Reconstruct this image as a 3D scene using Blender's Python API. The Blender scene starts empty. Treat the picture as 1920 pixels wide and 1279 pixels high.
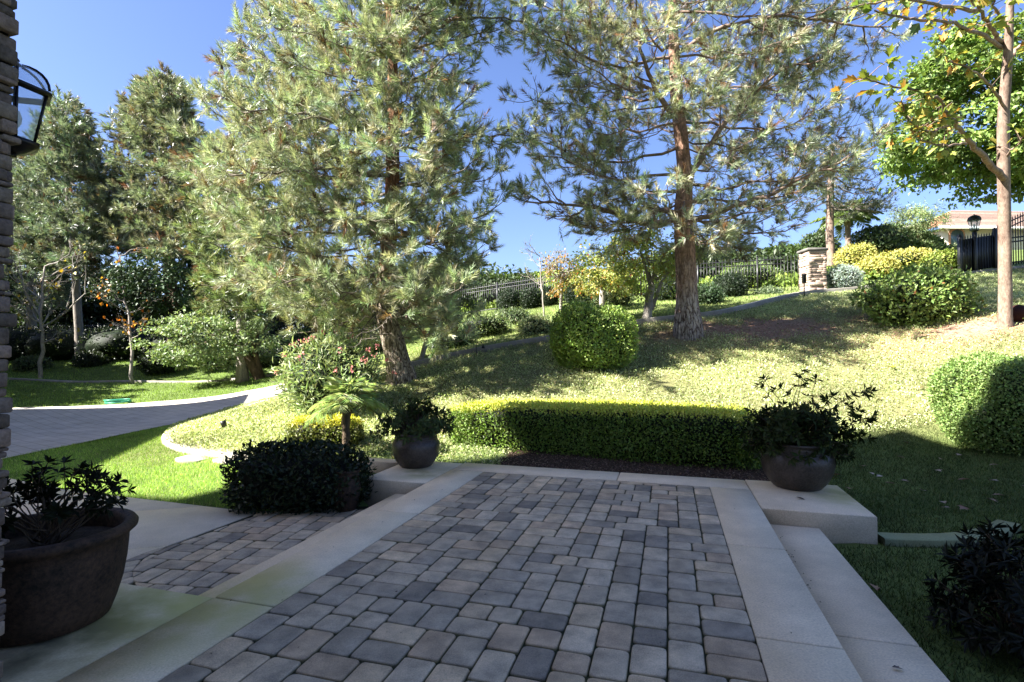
import bpy, math, random
import numpy as np
from mathutils import Vector, Matrix

rng = np.random.default_rng(11)
random.seed(11)
H, F, CX, CY = 1.5, 1000.0, 960.0, 639.5          # eye height, focal length in photo pixels, centre
PITCH = math.atan(21.5 / F)
CP, SP = math.cos(PITCH), math.sin(PITCH)
TH = math.radians(16.4)                             # patio axis relative to the view
CT, ST = math.cos(TH), math.sin(TH)
scene = bpy.context.scene
col = scene.collection
SUN_EL, SHX, SHY = math.radians(40), 0.958, 0.287   # shadows run towards +x and a little away

# ------------------------------------------------------------------ helpers
def at(px, py, Y):
    a, b = (px - CX) / F, -(py - CY) / F
    s = Y / (CP - b * SP)
    return np.array((a * s, Y, H + (SP + b * CP) * s))

def uv(u, v, z=0.0):
    return np.array((u * CT + v * ST, -u * ST + v * CT, z))

def norm(a):
    return a / np.maximum(np.linalg.norm(a, axis=-1, keepdims=True), 1e-9)

def rnd(*s):
    return rng.random(s)

def rvec(n):
    return norm(rng.normal(size=(n, 3)))

class MB:
    """collects vertices and faces and links them as one mesh object"""
    def __init__(self):
        self.v, self.f, self.c, self.n = [], [], [], 0
    def add(self, v, f, c=(0.5, 0.5, 0.5)):
        v = np.asarray(v, float).reshape(-1, 3)
        c = np.asarray(c, float)
        if c.ndim == 1:
            c = np.tile(c, (len(v), 1))
        self.v.append(v); self.c.append(c)
        if isinstance(f, np.ndarray):
            self.f.append(f + self.n)
        else:
            by = {}
            for q in f:
                by.setdefault(len(q), []).append(q)
            for q in by.values():
                self.f.append(np.array(q) + self.n)
        self.n += len(v)
        return self
    def box(self, c, s, color=(0.5, 0.5, 0.5), rz=0.0, bev=0.0, ax=None):
        x, y, z = s[0] / 2, s[1] / 2, s[2] / 2
        if bev > 0:
            b = min(bev, x * .9, y * .9, z * .9)
            P = []
            for (zz, ins) in ((-z, b), (-z + b, 0), (z - b, 0), (z, b)):
                X, Y = x - ins, y - ins
                k = b * .7 if ins == 0 else b * .4
                P += [(X - k, -Y, zz), (X, -Y + k, zz), (X, Y - k, zz), (X - k, Y, zz), (-X + k, Y, zz), (-X, Y - k, zz), (-X, -Y + k, zz), (-X + k, -Y, zz)]
            fs = [tuple(range(7, -1, -1)), tuple(range(24, 32))]
            for r in range(3):
                for i in range(8):
                    j = (i + 1) % 8
                    fs.append((r * 8 + i, r * 8 + j, r * 8 + 8 + j, r * 8 + 8 + i))
        else:
            P = [(-x, -y, -z), (x, -y, -z), (x, y, -z), (-x, y, -z), (-x, -y, z), (x, -y, z), (x, y, z), (-x, y, z)]
            fs = [(0, 3, 2, 1), (4, 5, 6, 7), (0, 1, 5, 4), (1, 2, 6, 5), (2, 3, 7, 6), (3, 0, 4, 7)]
        P = np.array(P)
        cr, sr = math.cos(rz), math.sin(rz)
        P = np.column_stack((P[:, 0] * cr - P[:, 1] * sr, P[:, 0] * sr + P[:, 1] * cr, P[:, 2])) + np.array(c)
        return self.add(P, fs, color)
    def prism(self, poly, z0, z1, color=(0.5, 0.5, 0.5), bev=0.0):
        """poly: ccw list of (x, y)"""
        p = np.array(poly, float)[:, :2]; n = len(p)
        c0 = p.mean(0)
        if bev:
            q = p + (c0 - p) / np.maximum(np.linalg.norm(c0 - p, axis=1, keepdims=True), 1e-6) * bev * 1.3
            rings = [(p, z0), (p, z1 - bev), (q, z1)]
        else:
            rings = [(p, z0), (p, z1)]
        V = np.vstack([np.column_stack((r, np.full(n, z))) for r, z in rings])
        fs = [tuple(range(n - 1, -1, -1)), tuple(range((len(rings) - 1) * n, len(rings) * n))]
        for k in range(len(rings) - 1):
            for i in range(n):
                j = (i + 1) % n
                fs.append((k * n + i, k * n + j, k * n + n + j, k * n + n + i))
        return self.add(V, fs, color)
    def tube(self, pts, rad, sides=6, color=(0.5, 0.5, 0.5), cap=True, rough=0.0, lobes=0):
        pts = np.asarray(pts, float); n = len(pts)
        rad = np.broadcast_to(np.asarray(rad, float), (n,))
        T = norm(np.gradient(pts, axis=0))
        ref = np.array((0.0, 0, 1)) if abs(T[0][2]) < .9 else np.array((1.0, 0, 0))
        U = np.cross(T, ref); U = norm(U); W = np.cross(T, U)
        a = np.linspace(0, 2 * math.pi, sides, endpoint=False)
        r = rad[:, None] * np.ones(sides)[None]
        if rough:
            ph = rng.random(8) * 6.28
            zz = np.linspace(0, 1, n)[:, None]
            r = r * (1 + rough * (np.sin(lobes * a[None] + ph[0] + 1.5 * np.sin(zz * 9 + ph[1])) * .5 + .4 * np.sin((lobes * 2 + 1) * a[None] + ph[2] + 2 * np.sin(zz * 17 + ph[3])) + .35 * (rng.random((n, sides)) - .5)))
        V = pts[:, None] + r[..., None] * (np.cos(a)[None, :, None] * U[:, None] + np.sin(a)[None, :, None] * W[:, None])
        i = np.arange(n - 1)[:, None] * sides; j = np.arange(sides)[None]; j2 = (j + 1) % sides
        f = np.stack((i + j, i + j2, i + sides + j2, i + sides + j), -1).reshape(-1, 4)
        b = self.n
        self.add(V.reshape(-1, 3), f, color)
        if cap:
            self.f.append(np.array([list(range(b + sides - 1, b - 1, -1))]))
            self.f.append(np.array([list(range(b + (n - 1) * sides, b + n * sides))]))
        return self
    def lathe(self, prof, c=(0, 0, 0), seg=40, color=(0.5, 0.5, 0.5), arc=(0, 2 * math.pi)):
        prof = np.array(prof, float); n = len(prof)
        a = np.linspace(arc[0], arc[1], seg, endpoint=False)
        V = np.stack((prof[:, None, 0] * np.cos(a), prof[:, None, 0] * np.sin(a), np.repeat(prof[:, 1:2], seg, 1)), -1) + np.array(c)
        i = np.arange(n - 1)[:, None] * seg; j = np.arange(seg)[None]; j2 = (j + 1) % seg
        f = np.stack((i + j, i + j2, i + seg + j2, i + seg + j), -1).reshape(-1, 4)
        return self.add(V.reshape(-1, 3), f, color)
    def build(self, name, mat, parent=None, smooth=False):
        V = np.vstack(self.v) if self.v else np.zeros((0, 3))
        if parent is not None:
            p, off = parent, np.zeros(3)
            while p is not None:
                off = off + np.array(p.location); p = p.parent
            V = V - off
        me = bpy.data.meshes.new(name)
        me.vertices.add(len(V)); me.vertices.foreach_set("co", V.ravel())
        loops = np.concatenate([f.ravel() for f in self.f]).astype(np.int32)
        tot = np.concatenate([np.full(len(f), f.shape[1]) for f in self.f])
        st = np.concatenate(([0], np.cumsum(tot)[:-1])).astype(np.int32)
        me.loops.add(len(loops)); me.loops.foreach_set("vertex_index", loops)
        me.polygons.add(len(tot)); me.polygons.foreach_set("loop_start", st)
        ca = me.attributes.new("Col", 'FLOAT_COLOR', 'POINT')
        C = np.vstack(self.c); C = np.column_stack((C, np.ones(len(C))))
        ca.data.foreach_set("color", C.ravel())
        me.update(calc_edges=True)
        if smooth:
            me.polygons.foreach_set("use_smooth", np.ones(len(tot), bool))
        if mat:
            me.materials.append(mat)
        o = bpy.data.objects.new(name, me); col.objects.link(o)
        if parent is not None:
            o.parent = parent
        return o

def tag(o, label=None, cat=None, group=None, kind=None):
    if label: o['label'] = label
    if cat: o['category'] = cat
    if group: o['group'] = group
    if kind: o['kind'] = kind
    return o

def thing(name, label, cat, loc=(0, 0, 0), group=None):
    o = bpy.data.objects.new(name, None); col.objects.link(o)
    o.location = tuple(loc); o.empty_display_size = .2
    return tag(o, label, cat, group)

# ------------------------------------------------------------------ materials
def newmat(name):
    m = bpy.data.materials.new(name); m.use_nodes = True
    nt = m.node_tree; b = nt.nodes['Principled BSDF']
    return m, nt, b

def N(nt, t, **kw):
    n = nt.nodes.new(t)
    for k, v in kw.items():
        if k.startswith('i_'):
            n.inputs[k[2:].replace('_', ' ')].default_value = v
        else:
            setattr(n, k, v)
    return n

def ramp(nt, stops):
    r = nt.nodes.new('ShaderNodeValToRGB'); e = r.color_ramp.elements
    while len(e) < len(stops): e.new(.5)
    for k, (p, c) in enumerate(stops):
        e[k].position = p; e[k].color = (*c, 1)
    return r

def leaf_material(name, trans=.28, rough=.5, spec=.35, tint=(1.25, 1.3, .7)):
    m, nt, b = newmat(name)
    a = N(nt, 'ShaderNodeAttribute', attribute_name='Col')
    nt.links.new(a.outputs['Color'], b.inputs['Base Color'])
    b.inputs['Roughness'].default_value = rough
    b.inputs['Specular IOR Level'].default_value = spec
    if trans > 0:
        t = N(nt, 'ShaderNodeBsdfTranslucent')
        mul = N(nt, 'ShaderNodeVectorMath', operation='MULTIPLY'); mul.inputs[1].default_value = tint
        nt.links.new(a.outputs['Color'], mul.inputs[0]); nt.links.new(mul.outputs[0], t.inputs['Color'])
        mx = N(nt, 'ShaderNodeMixShader'); mx.inputs[0].default_value = trans
        nt.links.new(b.outputs[0], mx.inputs[1]); nt.links.new(t.outputs[0], mx.inputs[2])
        nt.links.new(mx.outputs[0], nt.nodes['Material Output'].inputs['Surface'])
    return m

def noisy(name, c1, c2, scale=4, rough=.85, bump=.3, detail=6, attr=False, scl=(1, 1, 1), fine=60, spec=.25, dist=.02):
    """two-tone noise material; with attr the vertex colour is multiplied in"""
    m, nt, b = newmat(name)
    tc = N(nt, 'ShaderNodeTexCoord'); mp = N(nt, 'ShaderNodeMapping'); mp.inputs['Scale'].default_value = scl
    nt.links.new(tc.outputs['Object'], mp.inputs[0])
    n1 = N(nt, 'ShaderNodeTexNoise', i_Scale=scale, i_Detail=detail, i_Roughness=.6)
    n2 = N(nt, 'ShaderNodeTexNoise', i_Scale=fine, i_Detail=4, i_Roughness=.7)
    nt.links.new(mp.outputs[0], n1.inputs[0]); nt.links.new(mp.outputs[0], n2.inputs[0])
    ad = N(nt, 'ShaderNodeMath', operation='ADD'); md = N(nt, 'ShaderNodeMath', operation='MULTIPLY'); md.inputs[1].default_value = .5
    nt.links.new(n1.outputs[0], ad.inputs[0]); nt.links.new(n2.outputs[0], ad.inputs[1]); nt.links.new(ad.outputs[0], md.inputs[0])
    r = ramp(nt, [(.36, c1), (.64, c2)]); nt.links.new(md.outputs[0], r.inputs[0])
    out = r.outputs[0]
    if attr:
        a = N(nt, 'ShaderNodeAttribute', attribute_name='Col')
        mu = N(nt, 'ShaderNodeVectorMath', operation='MULTIPLY')
        nt.links.new(r.outputs[0], mu.inputs[0]); nt.links.new(a.outputs['Color'], mu.inputs[1]); out = mu.outputs[0]
    nt.links.new(out, b.inputs['Base Color'])
    b.inputs['Roughness'].default_value = rough; b.inputs['Specular IOR Level'].default_value = spec
    if bump:
        bp = N(nt, 'ShaderNodeBump', i_Strength=bump, i_Distance=dist)
        nt.links.new(md.outputs[0], bp.inputs['Height']); nt.links.new(bp.outputs[0], b.inputs['Normal'])
    return m

def bark_material(name, plate, fissure, upper, zlo, zhi, sc=(9, 9, 1.8), fine=(.9, 1.1)):
    m, nt, b = newmat(name)
    tc = N(nt, 'ShaderNodeTexCoord'); mp = N(nt, 'ShaderNodeMapping'); mp.inputs['Scale'].default_value = sc
    nt.links.new(tc.outputs['Object'], mp.inputs[0])
    nz = N(nt, 'ShaderNodeTexNoise', i_Scale=2.2, i_Detail=5); nt.links.new(mp.outputs[0], nz.inputs[0])
    mix = N(nt, 'ShaderNodeVectorMath', operation='ADD'); nt.links.new(mp.outputs[0], mix.inputs[0]); nt.links.new(nz.outputs['Color'], mix.inputs[1])
    vo = N(nt, 'ShaderNodeTexVoronoi', feature='DISTANCE_TO_EDGE', i_Scale=1.3); nt.links.new(mix.outputs[0], vo.inputs[0])
    r = ramp(nt, [(.0, fissure), (.11, tuple(x * .8 for x in plate)), (.4, plate)]); nt.links.new(vo.outputs[0], r.inputs[0])
    r2 = ramp(nt, [(.0, tuple(x * .45 for x in upper)), (.10, tuple(x * .8 for x in upper)), (.35, upper)]); nt.links.new(vo.outputs[0], r2.inputs[0])
    sx = N(nt, 'ShaderNodeSeparateXYZ'); nt.links.new(tc.outputs['Object'], sx.inputs[0])
    mr = N(nt, 'ShaderNodeMapRange'); mr.inputs['From Min'].default_value = zlo; mr.inputs['From Max'].default_value = zhi
    wob = N(nt, 'ShaderNodeTexNoise', i_Scale=1.6, i_Detail=3); nt.links.new(tc.outputs['Object'], wob.inputs[0])
    wm = N(nt, 'ShaderNodeMath', operation='MULTIPLY_ADD'); wm.inputs[1].default_value = (zhi - zlo) * 1.2
    nt.links.new(wob.outputs[0], wm.inputs[0]); nt.links.new(sx.outputs[2], wm.inputs[2]); nt.links.new(wm.outputs[0], mr.inputs[0])
    cm = N(nt, 'ShaderNodeMix', data_type='RGBA'); nt.links.new(mr.outputs[0], cm.inputs[0]); nt.links.new(r.outputs[0], cm.inputs[6]); nt.links.new(r2.outputs[0], cm.inputs[7])
    n3 = N(nt, 'ShaderNodeTexNoise', i_Scale=14, i_Detail=6); nt.links.new(tc.outputs['Object'], n3.inputs[0])
    mr3 = N(nt, 'ShaderNodeMapRange'); mr3.inputs['From Min'].default_value = .3; mr3.inputs['From Max'].default_value = .7; mr3.inputs['To Min'].default_value = .6; mr3.inputs['To Max'].default_value = 1.25
    nt.links.new(n3.outputs[0], mr3.inputs[0])
    sc_ = N(nt, 'ShaderNodeVectorMath', operation='SCALE'); nt.links.new(cm.outputs[2], sc_.inputs[0]); nt.links.new(mr3.outputs[0], sc_.inputs['Scale'])
    nt.links.new(sc_.outputs[0], b.inputs['Base Color']); b.inputs['Roughness'].default_value = .9; b.inputs['Specular IOR Level'].default_value = .15
    bp = N(nt, 'ShaderNodeBump', i_Strength=.9, i_Distance=.05); nt.links.new(vo.outputs[0], bp.inputs['Height']); nt.links.new(bp.outputs[0], b.inputs['Normal'])
    return m

def plain(name, c, rough=.5, metal=0, spec=.5):
    m, nt, b = newmat(name)
    b.inputs['Base Color'].default_value = (*c, 1); b.inputs['Roughness'].default_value = rough
    b.inputs['Metallic'].default_value = metal; b.inputs['Specular IOR Level'].default_value = spec
    return m

def concrete_material(name, base, dark, spots, joints=None):
    """cast concrete with staining; spots = [(x, y, radius)] tinted patches, mostly moss"""
    m, nt, b = newmat(name)
    tc = N(nt, 'ShaderNodeTexCoord')
    n1 = N(nt, 'ShaderNodeTexNoise', i_Scale=1.6, i_Detail=9, i_Roughness=.68); nt.links.new(tc.outputs['Object'], n1.inputs[0])
    n2 = N(nt, 'ShaderNodeTexNoise', i_Scale=90, i_Detail=4); nt.links.new(tc.outputs['Object'], n2.inputs[0])
    r = ramp(nt, [(.28, dark), (.5, tuple((a + c) / 2 for a, c in zip(base, dark))), (.66, base)]); nt.links.new(n1.outputs[0], r.inputs[0])
    mr = N(nt, 'ShaderNodeMapRange'); mr.inputs['From Min'].default_value = .3; mr.inputs['From Max'].default_value = .7; mr.inputs['To Min'].default_value = .82; mr.inputs['To Max'].default_value = 1.12
    nt.links.new(n2.outputs[0], mr.inputs[0])
    sc = N(nt, 'ShaderNodeVectorMath', operation='SCALE'); nt.links.new(r.outputs[0], sc.inputs[0]); nt.links.new(mr.outputs[0], sc.inputs['Scale'])
    out = sc.outputs[0]
    for (x, y, rad, mc) in spots:
        mp = N(nt, 'ShaderNodeVectorMath', operation='DISTANCE'); mp.inputs[1].default_value = (x, y, 0)
        nt.links.new(tc.outputs['Object'], mp.inputs[0])
        k = N(nt, 'ShaderNodeMapRange'); k.inputs['From Min'].default_value = rad; k.inputs['From Max'].default_value = rad * .15
        n3 = N(nt, 'ShaderNodeTexNoise', i_Scale=3.5, i_Detail=7); nt.links.new(tc.outputs['Object'], n3.inputs[0])
        nm = N(nt, 'ShaderNodeMapRange'); nm.inputs['From Min'].default_value = .18; nm.inputs['From Max'].default_value = .58
        nt.links.new(n3.outputs[0], nm.inputs[0]); nt.links.new(mp.outputs['Value'], k.inputs[0])
        mu = N(nt, 'ShaderNodeMath', operation='MULTIPLY'); nt.links.new(k.outputs[0], mu.inputs[0]); nt.links.new(nm.outputs[0], mu.inputs[1])
        mx = N(nt, 'ShaderNodeMix', data_type='RGBA'); nt.links.new(mu.outputs[0], mx.inputs[0]); nt.links.new(out, mx.inputs[6]); mx.inputs[7].default_value = (*mc, 1)
        out = mx.outputs[2]
    # older grime in broad blotches and fine dark specks
    n4 = N(nt, 'ShaderNodeTexNoise', i_Scale=.7, i_Detail=10, i_Roughness=.75); nt.links.new(tc.outputs['Object'], n4.inputs[0])
    g4 = N(nt, 'ShaderNodeMapRange'); g4.inputs['From Min'].default_value = .42; g4.inputs['From Max'].default_value = .62; g4.inputs['To Min'].default_value = 1.0; g4.inputs['To Max'].default_value = .86
    nt.links.new(n4.outputs[0], g4.inputs[0])
    v4 = N(nt, 'ShaderNodeTexVoronoi', i_Scale=16.0); nt.links.new(tc.outputs['Object'], v4.inputs[0])
    s4 = N(nt, 'ShaderNodeMapRange'); s4.inputs['From Min'].default_value = .03; s4.inputs['From Max'].default_value = .07; s4.inputs['To Min'].default_value = .55; s4.inputs['To Max'].default_value = 1
    nt.links.new(v4.outputs['Distance'], s4.inputs[0])
    m4 = N(nt, 'ShaderNodeMath', operation='MULTIPLY'); nt.links.new(g4.outputs[0], m4.inputs[0]); nt.links.new(s4.outputs[0], m4.inputs[1])
    k4 = N(nt, 'ShaderNodeVectorMath', operation='SCALE'); nt.links.new(out, k4.inputs[0]); nt.links.new(m4.outputs[0], k4.inputs['Scale']); out = k4.outputs[0]
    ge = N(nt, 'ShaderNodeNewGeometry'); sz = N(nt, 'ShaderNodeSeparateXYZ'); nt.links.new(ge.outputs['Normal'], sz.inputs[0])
    fz = N(nt, 'ShaderNodeMapRange'); fz.inputs['From Min'].default_value = .2; fz.inputs['From Max'].default_value = .8; fz.inputs['To Min'].default_value = .62; nt.links.new(sz.outputs[2], fz.inputs[0])  # faces that do not point up get a darker tone
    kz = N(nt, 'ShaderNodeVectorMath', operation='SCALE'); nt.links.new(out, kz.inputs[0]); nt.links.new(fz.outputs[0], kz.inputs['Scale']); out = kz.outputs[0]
    if joints:
        bt = N(nt, 'ShaderNodeTexBrick'); bt.offset = .5
        bt.inputs['Scale'].default_value = joints; bt.inputs['Mortar Size'].default_value = .012; bt.inputs['Color1'].default_value = (1, 1, 1, 1); bt.inputs['Color2'].default_value = (.95, .94, .93, 1); bt.inputs['Mortar'].default_value = (.72, .70, .68, 1)
        rt = N(nt, 'ShaderNodeMapping'); rt.inputs['Rotation'].default_value = (0, 0, .6); nt.links.new(tc.outputs['Object'], rt.inputs[0]); nt.links.new(rt.outputs[0], bt.inputs[0])
        k5 = N(nt, 'ShaderNodeVectorMath', operation='MULTIPLY'); nt.links.new(out, k5.inputs[0]); nt.links.new(bt.outputs[0], k5.inputs[1]); out = k5.outputs[0]
    nt.links.new(out, b.inputs['Base Color']); b.inputs['Roughness'].default_value = .88; b.inputs['Specular IOR Level'].default_value = .25
    bp = N(nt, 'ShaderNodeBump', i_Strength=.25, i_Distance=.006); nt.links.new(n2.outputs[0], bp.inputs['Height']); nt.links.new(bp.outputs[0], b.inputs['Normal'])
    return m

M = {}
M['leaf'] = leaf_material('foliage_leaf')
M['needle'] = leaf_material('pine_needles', .25, .38, .5, (1.15, 1.15, .75))
M['dull'] = leaf_material('shade_leaf', .15, .6, .15)
M['glossy'] = leaf_material('glossy_leaf', .10, .42, .22)
M['grass'] = leaf_material('grass_blades', .3, .6, .2)
M['petal'] = leaf_material('petals', .3, .6, .2, (1, 1, 1))
M['dryleaf'] = leaf_material('dry_leaf', .15, .7, .2, (1, .9, .7))
M['ground'] = noisy('ground_soil', (.75, .75, .75), (1.2, 1.2, 1.2), 3, .95, .6, 8, True, fine=25, spec=.1, dist=.05)
M['conc'] = concrete_material('patio_concrete', (.90, .74, .53), (.70, .57, .40), [(-2.2, 3.15, 1.1, (.42, .38, .14)), (-1.8, 3.4, .65, (.52, .47, .18)), (-2.55, 2.75, .75, (.06, .055, .04)), (3.6, 5.6, .7, (.36, .33, .12)), (-1.1, 6.7, .5, (.26, .24, .1))])  # greenish spots are moss; the near-black one lies round the tub foot
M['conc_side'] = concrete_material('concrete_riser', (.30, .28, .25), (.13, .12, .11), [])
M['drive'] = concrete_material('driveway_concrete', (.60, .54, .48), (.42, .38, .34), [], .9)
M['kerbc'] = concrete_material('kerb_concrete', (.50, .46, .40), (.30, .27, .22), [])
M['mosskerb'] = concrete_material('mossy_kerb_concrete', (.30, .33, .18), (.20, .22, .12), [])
M['paver'] = noisy('concrete_paver', (.55, .56, .58), (1.42, 1.38, 1.32), 7, .85, .35, 6, True, fine=170, spec=.25, dist=.004)
M['joint'] = noisy('paver_joint', (.025, .03, .014), (.06, .065, .03), 12, .95, .5)
M['terra'] = noisy('old_terracotta', (.007, .005, .003), (.075, .042, .025), 5, .75, .4, 7, fine=40, spec=.3)
M['terra2'] = noisy('brown_glazed_clay', (.018, .014, .011), (.10, .076, .060), 4, .38, .3, 7, fine=50, spec=.35)
M['stone'] = noisy('ledge_stone', (.55, .5, .47), (1.3, 1.2, 1.15), 14, .9, .8, 7, True, fine=60, spec=.15, dist=.012)
M['barkL'] = bark_material('left_pine_bark', (.42, .35, .28), (.035, .018, .012), (.26, .13, .075), 3.2, 5.5)
M['barkR'] = bark_material('right_pine_bark', (.44, .38, .35), (.05, .022, .018), (.40, .24, .17), 1.4, 3.4)
M['barkG'] = noisy('grey_bark', (.13, .11, .09), (.38, .34, .30), 7, .9, .7, 7, scl=(2, 2, .6), fine=30)
M['barkD'] = noisy('dark_bark', (.035, .025, .017), (.15, .105, .07), 7, .9, .7, 7, scl=(2, 2, .5), fine=30)
M['barkW'] = noisy('pale_bark', (.16, .14, .12), (.42, .38, .33), 5, .85, .3, 7, scl=(1, 1, .5), fine=25)
M['barkP'] = noisy('peeling_plane_bark', (.09, .055, .04), (.34, .25, .195), 4, .85, .3, 7, scl=(1.5, 1.5, .6), fine=20)
M['twig'] = noisy('twig_bark', (.05, .04, .032), (.26, .22, .18), 4, .9, 0)
M['iron'] = noisy('black_iron', (.006, .006, .007), (.02, .02, .022), 20, .4, .1, spec=.5)
M['soil'] = noisy('potting_soil', (.012, .009, .006), (.05, .036, .022), 20, 1, .8)
M['gravel'] = noisy('gravel', (.05, .045, .04), (.22, .20, .18), 40, 1, .9, fine=140, dist=.02)
M['stucco'] = noisy('cream_stucco', (.62, .54, .44), (.72, .64, .53), 6, .9, .2)
M['eave'] = noisy('stained_eave_boards', (.07, .05, .04), (.13, .1, .08), 3, .7, .1, scl=(1, 8, 1))
M['rooftile'] = noisy('clay_roof_tile', (.7, .6, .55), (1.25, 1.15, 1.1), 5, .85, .4, attr=True, fine=30)
M['hose'] = plain('green_hose', (.04, .33, .20), .4)
M['brass'] = plain('aged_bronze', (.02, .018, .016), .35, .6)
M['white'] = plain('white_trim', (.7, .66, .6), .6)
M['bulb'] = plain('frosted_bulb', (.8, .78, .74), .3)
def glass_material():
    m, nt, b = newmat('lantern_glass')
    b.inputs['Base Color'].default_value = (.75, .82, .88, 1); b.inputs['Roughness'].default_value = .12
    g = N(nt, 'ShaderNodeBsdfTransparent'); g.inputs[0].default_value = (.82, .88, .95, 1)
    mx = N(nt, 'ShaderNodeMixShader'); mx.inputs[0].default_value = .72
    nt.links.new(b.outputs[0], mx.inputs[1]); nt.links.new(g.outputs[0], mx.inputs[2]); nt.links.new(mx.outputs[0], nt.nodes['Material Output'].inputs['Surface'])
    return m
M['glass'] = glass_material()
M['pane'] = plain('dark_window_glass', (.05, .08, .1), .1)

# ------------------------------------------------------------------ terrain
CTRL = [at(*p) for p in [
    (1000, 800, 8.9), (1290, 628, 13.5), (1240, 690, 11.6), (1000, 700, 11.8), (1450, 700, 11.0), (1600, 700, 11.0), (1700, 822, 8.8), (1840, 845, 8.2), (1600, 830, 8.2),
    (1885, 597, 11.8), (1715, 612, 13.0), (1800, 512, 21.5), (1920, 500, 22), (1500, 552, 19.0), (1600, 548, 19.5), (1330, 594, 16.0),
    (1200, 608, 15.2), (1030, 642, 14.6), (790, 684, 14.0), (752, 718, 12.3), (640, 770, 10.6), (420, 806, 11.3), (530, 748, 17.5),
    (310, 802, 12.8), (20, 862, 9.4), (25, 767, 16.5), (300, 754, 18.5), (25, 712, 23), (250, 716, 23), (400, 715, 23), (480, 708, 22),
    (100, 665, 29), (400, 652, 29), (990, 572, 27), (1440, 547, 22), (920, 585, 27), (1150, 557, 25), (600, 700, 18.5), (700, 640, 26),
    (960, 524, 42), (1200, 515, 42), (1790, 480, 42), (1920, 480, 42), (1500, 500, 42), (300, 640, 45), (700, 600, 45), (1000, 655, 13.6), (1400, 640, 13.0), (1400, 600, 15.6),
    (850, 800, 9.4), (750, 800, 9.6), (560, 830, 9.0), (330, 880, 8.6), (1100, 745, 10.0), (1350, 745, 10.0), (1900, 690, 9.8)]]
CTRL += [np.array(p, float) for p in [
    (-5, 7, -.33), (-9, 6, -.38), (-4, 5, -.33), (-4, 0, -.33), (-12, 0, -.4), (0, 7.9, -.08), (2, 7.6, -.08), (-2, 7.9, -.1), (4.2, 6.6, -.18), (3.6, 5, -.24), (3, 3, -.28), (6, 5, -.2), (7, 7, -.08), (3, 0, -.3), (8, 0, -.3), (0, 0, -.32), (0, 4, -.32), (0, -10, -.4), (15, 2, .3), (12, 9, 1.2),
    (-30, 10, -.4), (-30, 25, .8), (30, 25, 6.5), (20, 14, 3.2), (-60, 60, 2.0), (60, 60, 10), (0, 70, 7), (-120, 150, 0), (120, 150, 6), (0, 150, 2), (-60, -30, -1), (60, -30, 0), (-200, 300, -8), (0, 300, -8), (200, 300, -8)]]
CTRL = np.array(CTRL)

def tps_fit(P, z, lam=.02):
    n = len(P)
    d = np.linalg.norm(P[:, None] - P[None], axis=-1)
    K = np.where(d > 0, d * d * np.log(np.maximum(d, 1e-9)), 0) + lam * np.eye(n) * 1.0
    Q = np.column_stack((np.ones(n), P))
    A = np.zeros((n + 3, n + 3)); A[:n, :n] = K; A[:n, n:] = Q; A[n:, :n] = Q.T
    return np.linalg.solve(A, np.concatenate((z, np.zeros(3))))
_S = 10.0
_W = tps_fit(CTRL[:, :2] / _S, CTRL[:, 2])

def gz_raw(x, y):
    x = np.asarray(x, float); y = np.asarray(y, float)
    sh = x.shape; q = np.column_stack((x.ravel(), y.ravel())) / _S
    out = np.empty(len(q))
    for k in range(0, len(q), 20000):
        s = q[k:k + 20000]
        d = np.linalg.norm(s[:, None] - CTRL[None, :, :2] / _S, axis=-1)
        out[k:k + 20000] = np.where(d > 0, d * d * np.log(np.maximum(d, 1e-9)), 0) @ _W[:len(CTRL)] + _W[-3] + s @ _W[-2:]
    return out.reshape(sh)

def pip(poly, x, y):
    x = np.asarray(x, float); y = np.asarray(y, float); inside = np.zeros(x.shape, bool)
    n = len(poly)
    for i in range(n):
        x1, y1 = poly[i][:2]; x2, y2 = poly[(i + 1) % n][:2]
        c = ((y1 > y) != (y2 > y)) & (x < (x2 - x1) * (y - y1) / ((y2 - y1) if y2 != y1 else 1e-9) + x1)
        inside ^= c
    return inside

PATIO = [tuple(uv(u, v)[:2]) for u, v in ((-4.3, -3), (2.0, -3), (1.34, 5.6), (1.82, 5.66), (1.82, 6.85), (-3.5, 6.8), (-3.5, 5.6), (-3.1, 5.5), (-3.1, 2.75), (-4.3, 2.75))]
PATIO = [tuple(uv(u, v)[:2]) for u, v in ((-4.3, -3), (1.30, -3), (1.30, 5.7), (1.78, 5.7), (1.78, 6.80), (-3.46, 6.72), (-3.46, 5.66), (-3.05, 5.6), (-3.05, 2.65), (-4.3, 2.65))]
LOWPAVE = [(-3.02, 3.95), tuple(uv(-3.04, 2.7)[:2]), tuple(uv(-3.04, 5.64)[:2]), tuple(uv(-3.46, 5.64)[:2]), (-2.1, 6.30), (-2.5, 6.24), (-2.86, 6.05), (-3.24, 4.93), (-3.36, 4.62), (-3.3, 4.3)]
WALK = [(-3.36, 4.62), (-3.24, 4.93), (-2.86, 6.05), (-4.0, 6.5), (-5.49, 6.9), (-9.0, 8.3), (-10.2, 5.9), (-6.0, 4.8)]
DRIVE = [(-9.0, 4), (-9.05, 8), (-8.95, 10.4), (-8.75, 12.5), (-8.3, 14.5), (-7.75, 17.0), (-7.5, 19.2), (-9.5, 19.3), (-12.2, 18.6), (-15.4, 16.8), (-22, 14.0), (-30, 11), (-30, 4)]

def gz(x, y):
    return gz_raw(x, y)

def g(x, y):
    return float(gz_raw(np.array([x]), np.array([y]))[0])

def onground(px, py, lo=4, hi=60):
    """the first ground point along the ray through a photo pixel"""
    Y = np.geomspace(lo, hi, 500)
    P = np.array([at(px, py, y) for y in Y])
    d = P[:, 2] - gz_raw(P[:, 0], P[:, 1])
    k = np.argmax(d < 0) if (d < 0).any() else len(Y) - 1
    return P[k]
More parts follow.
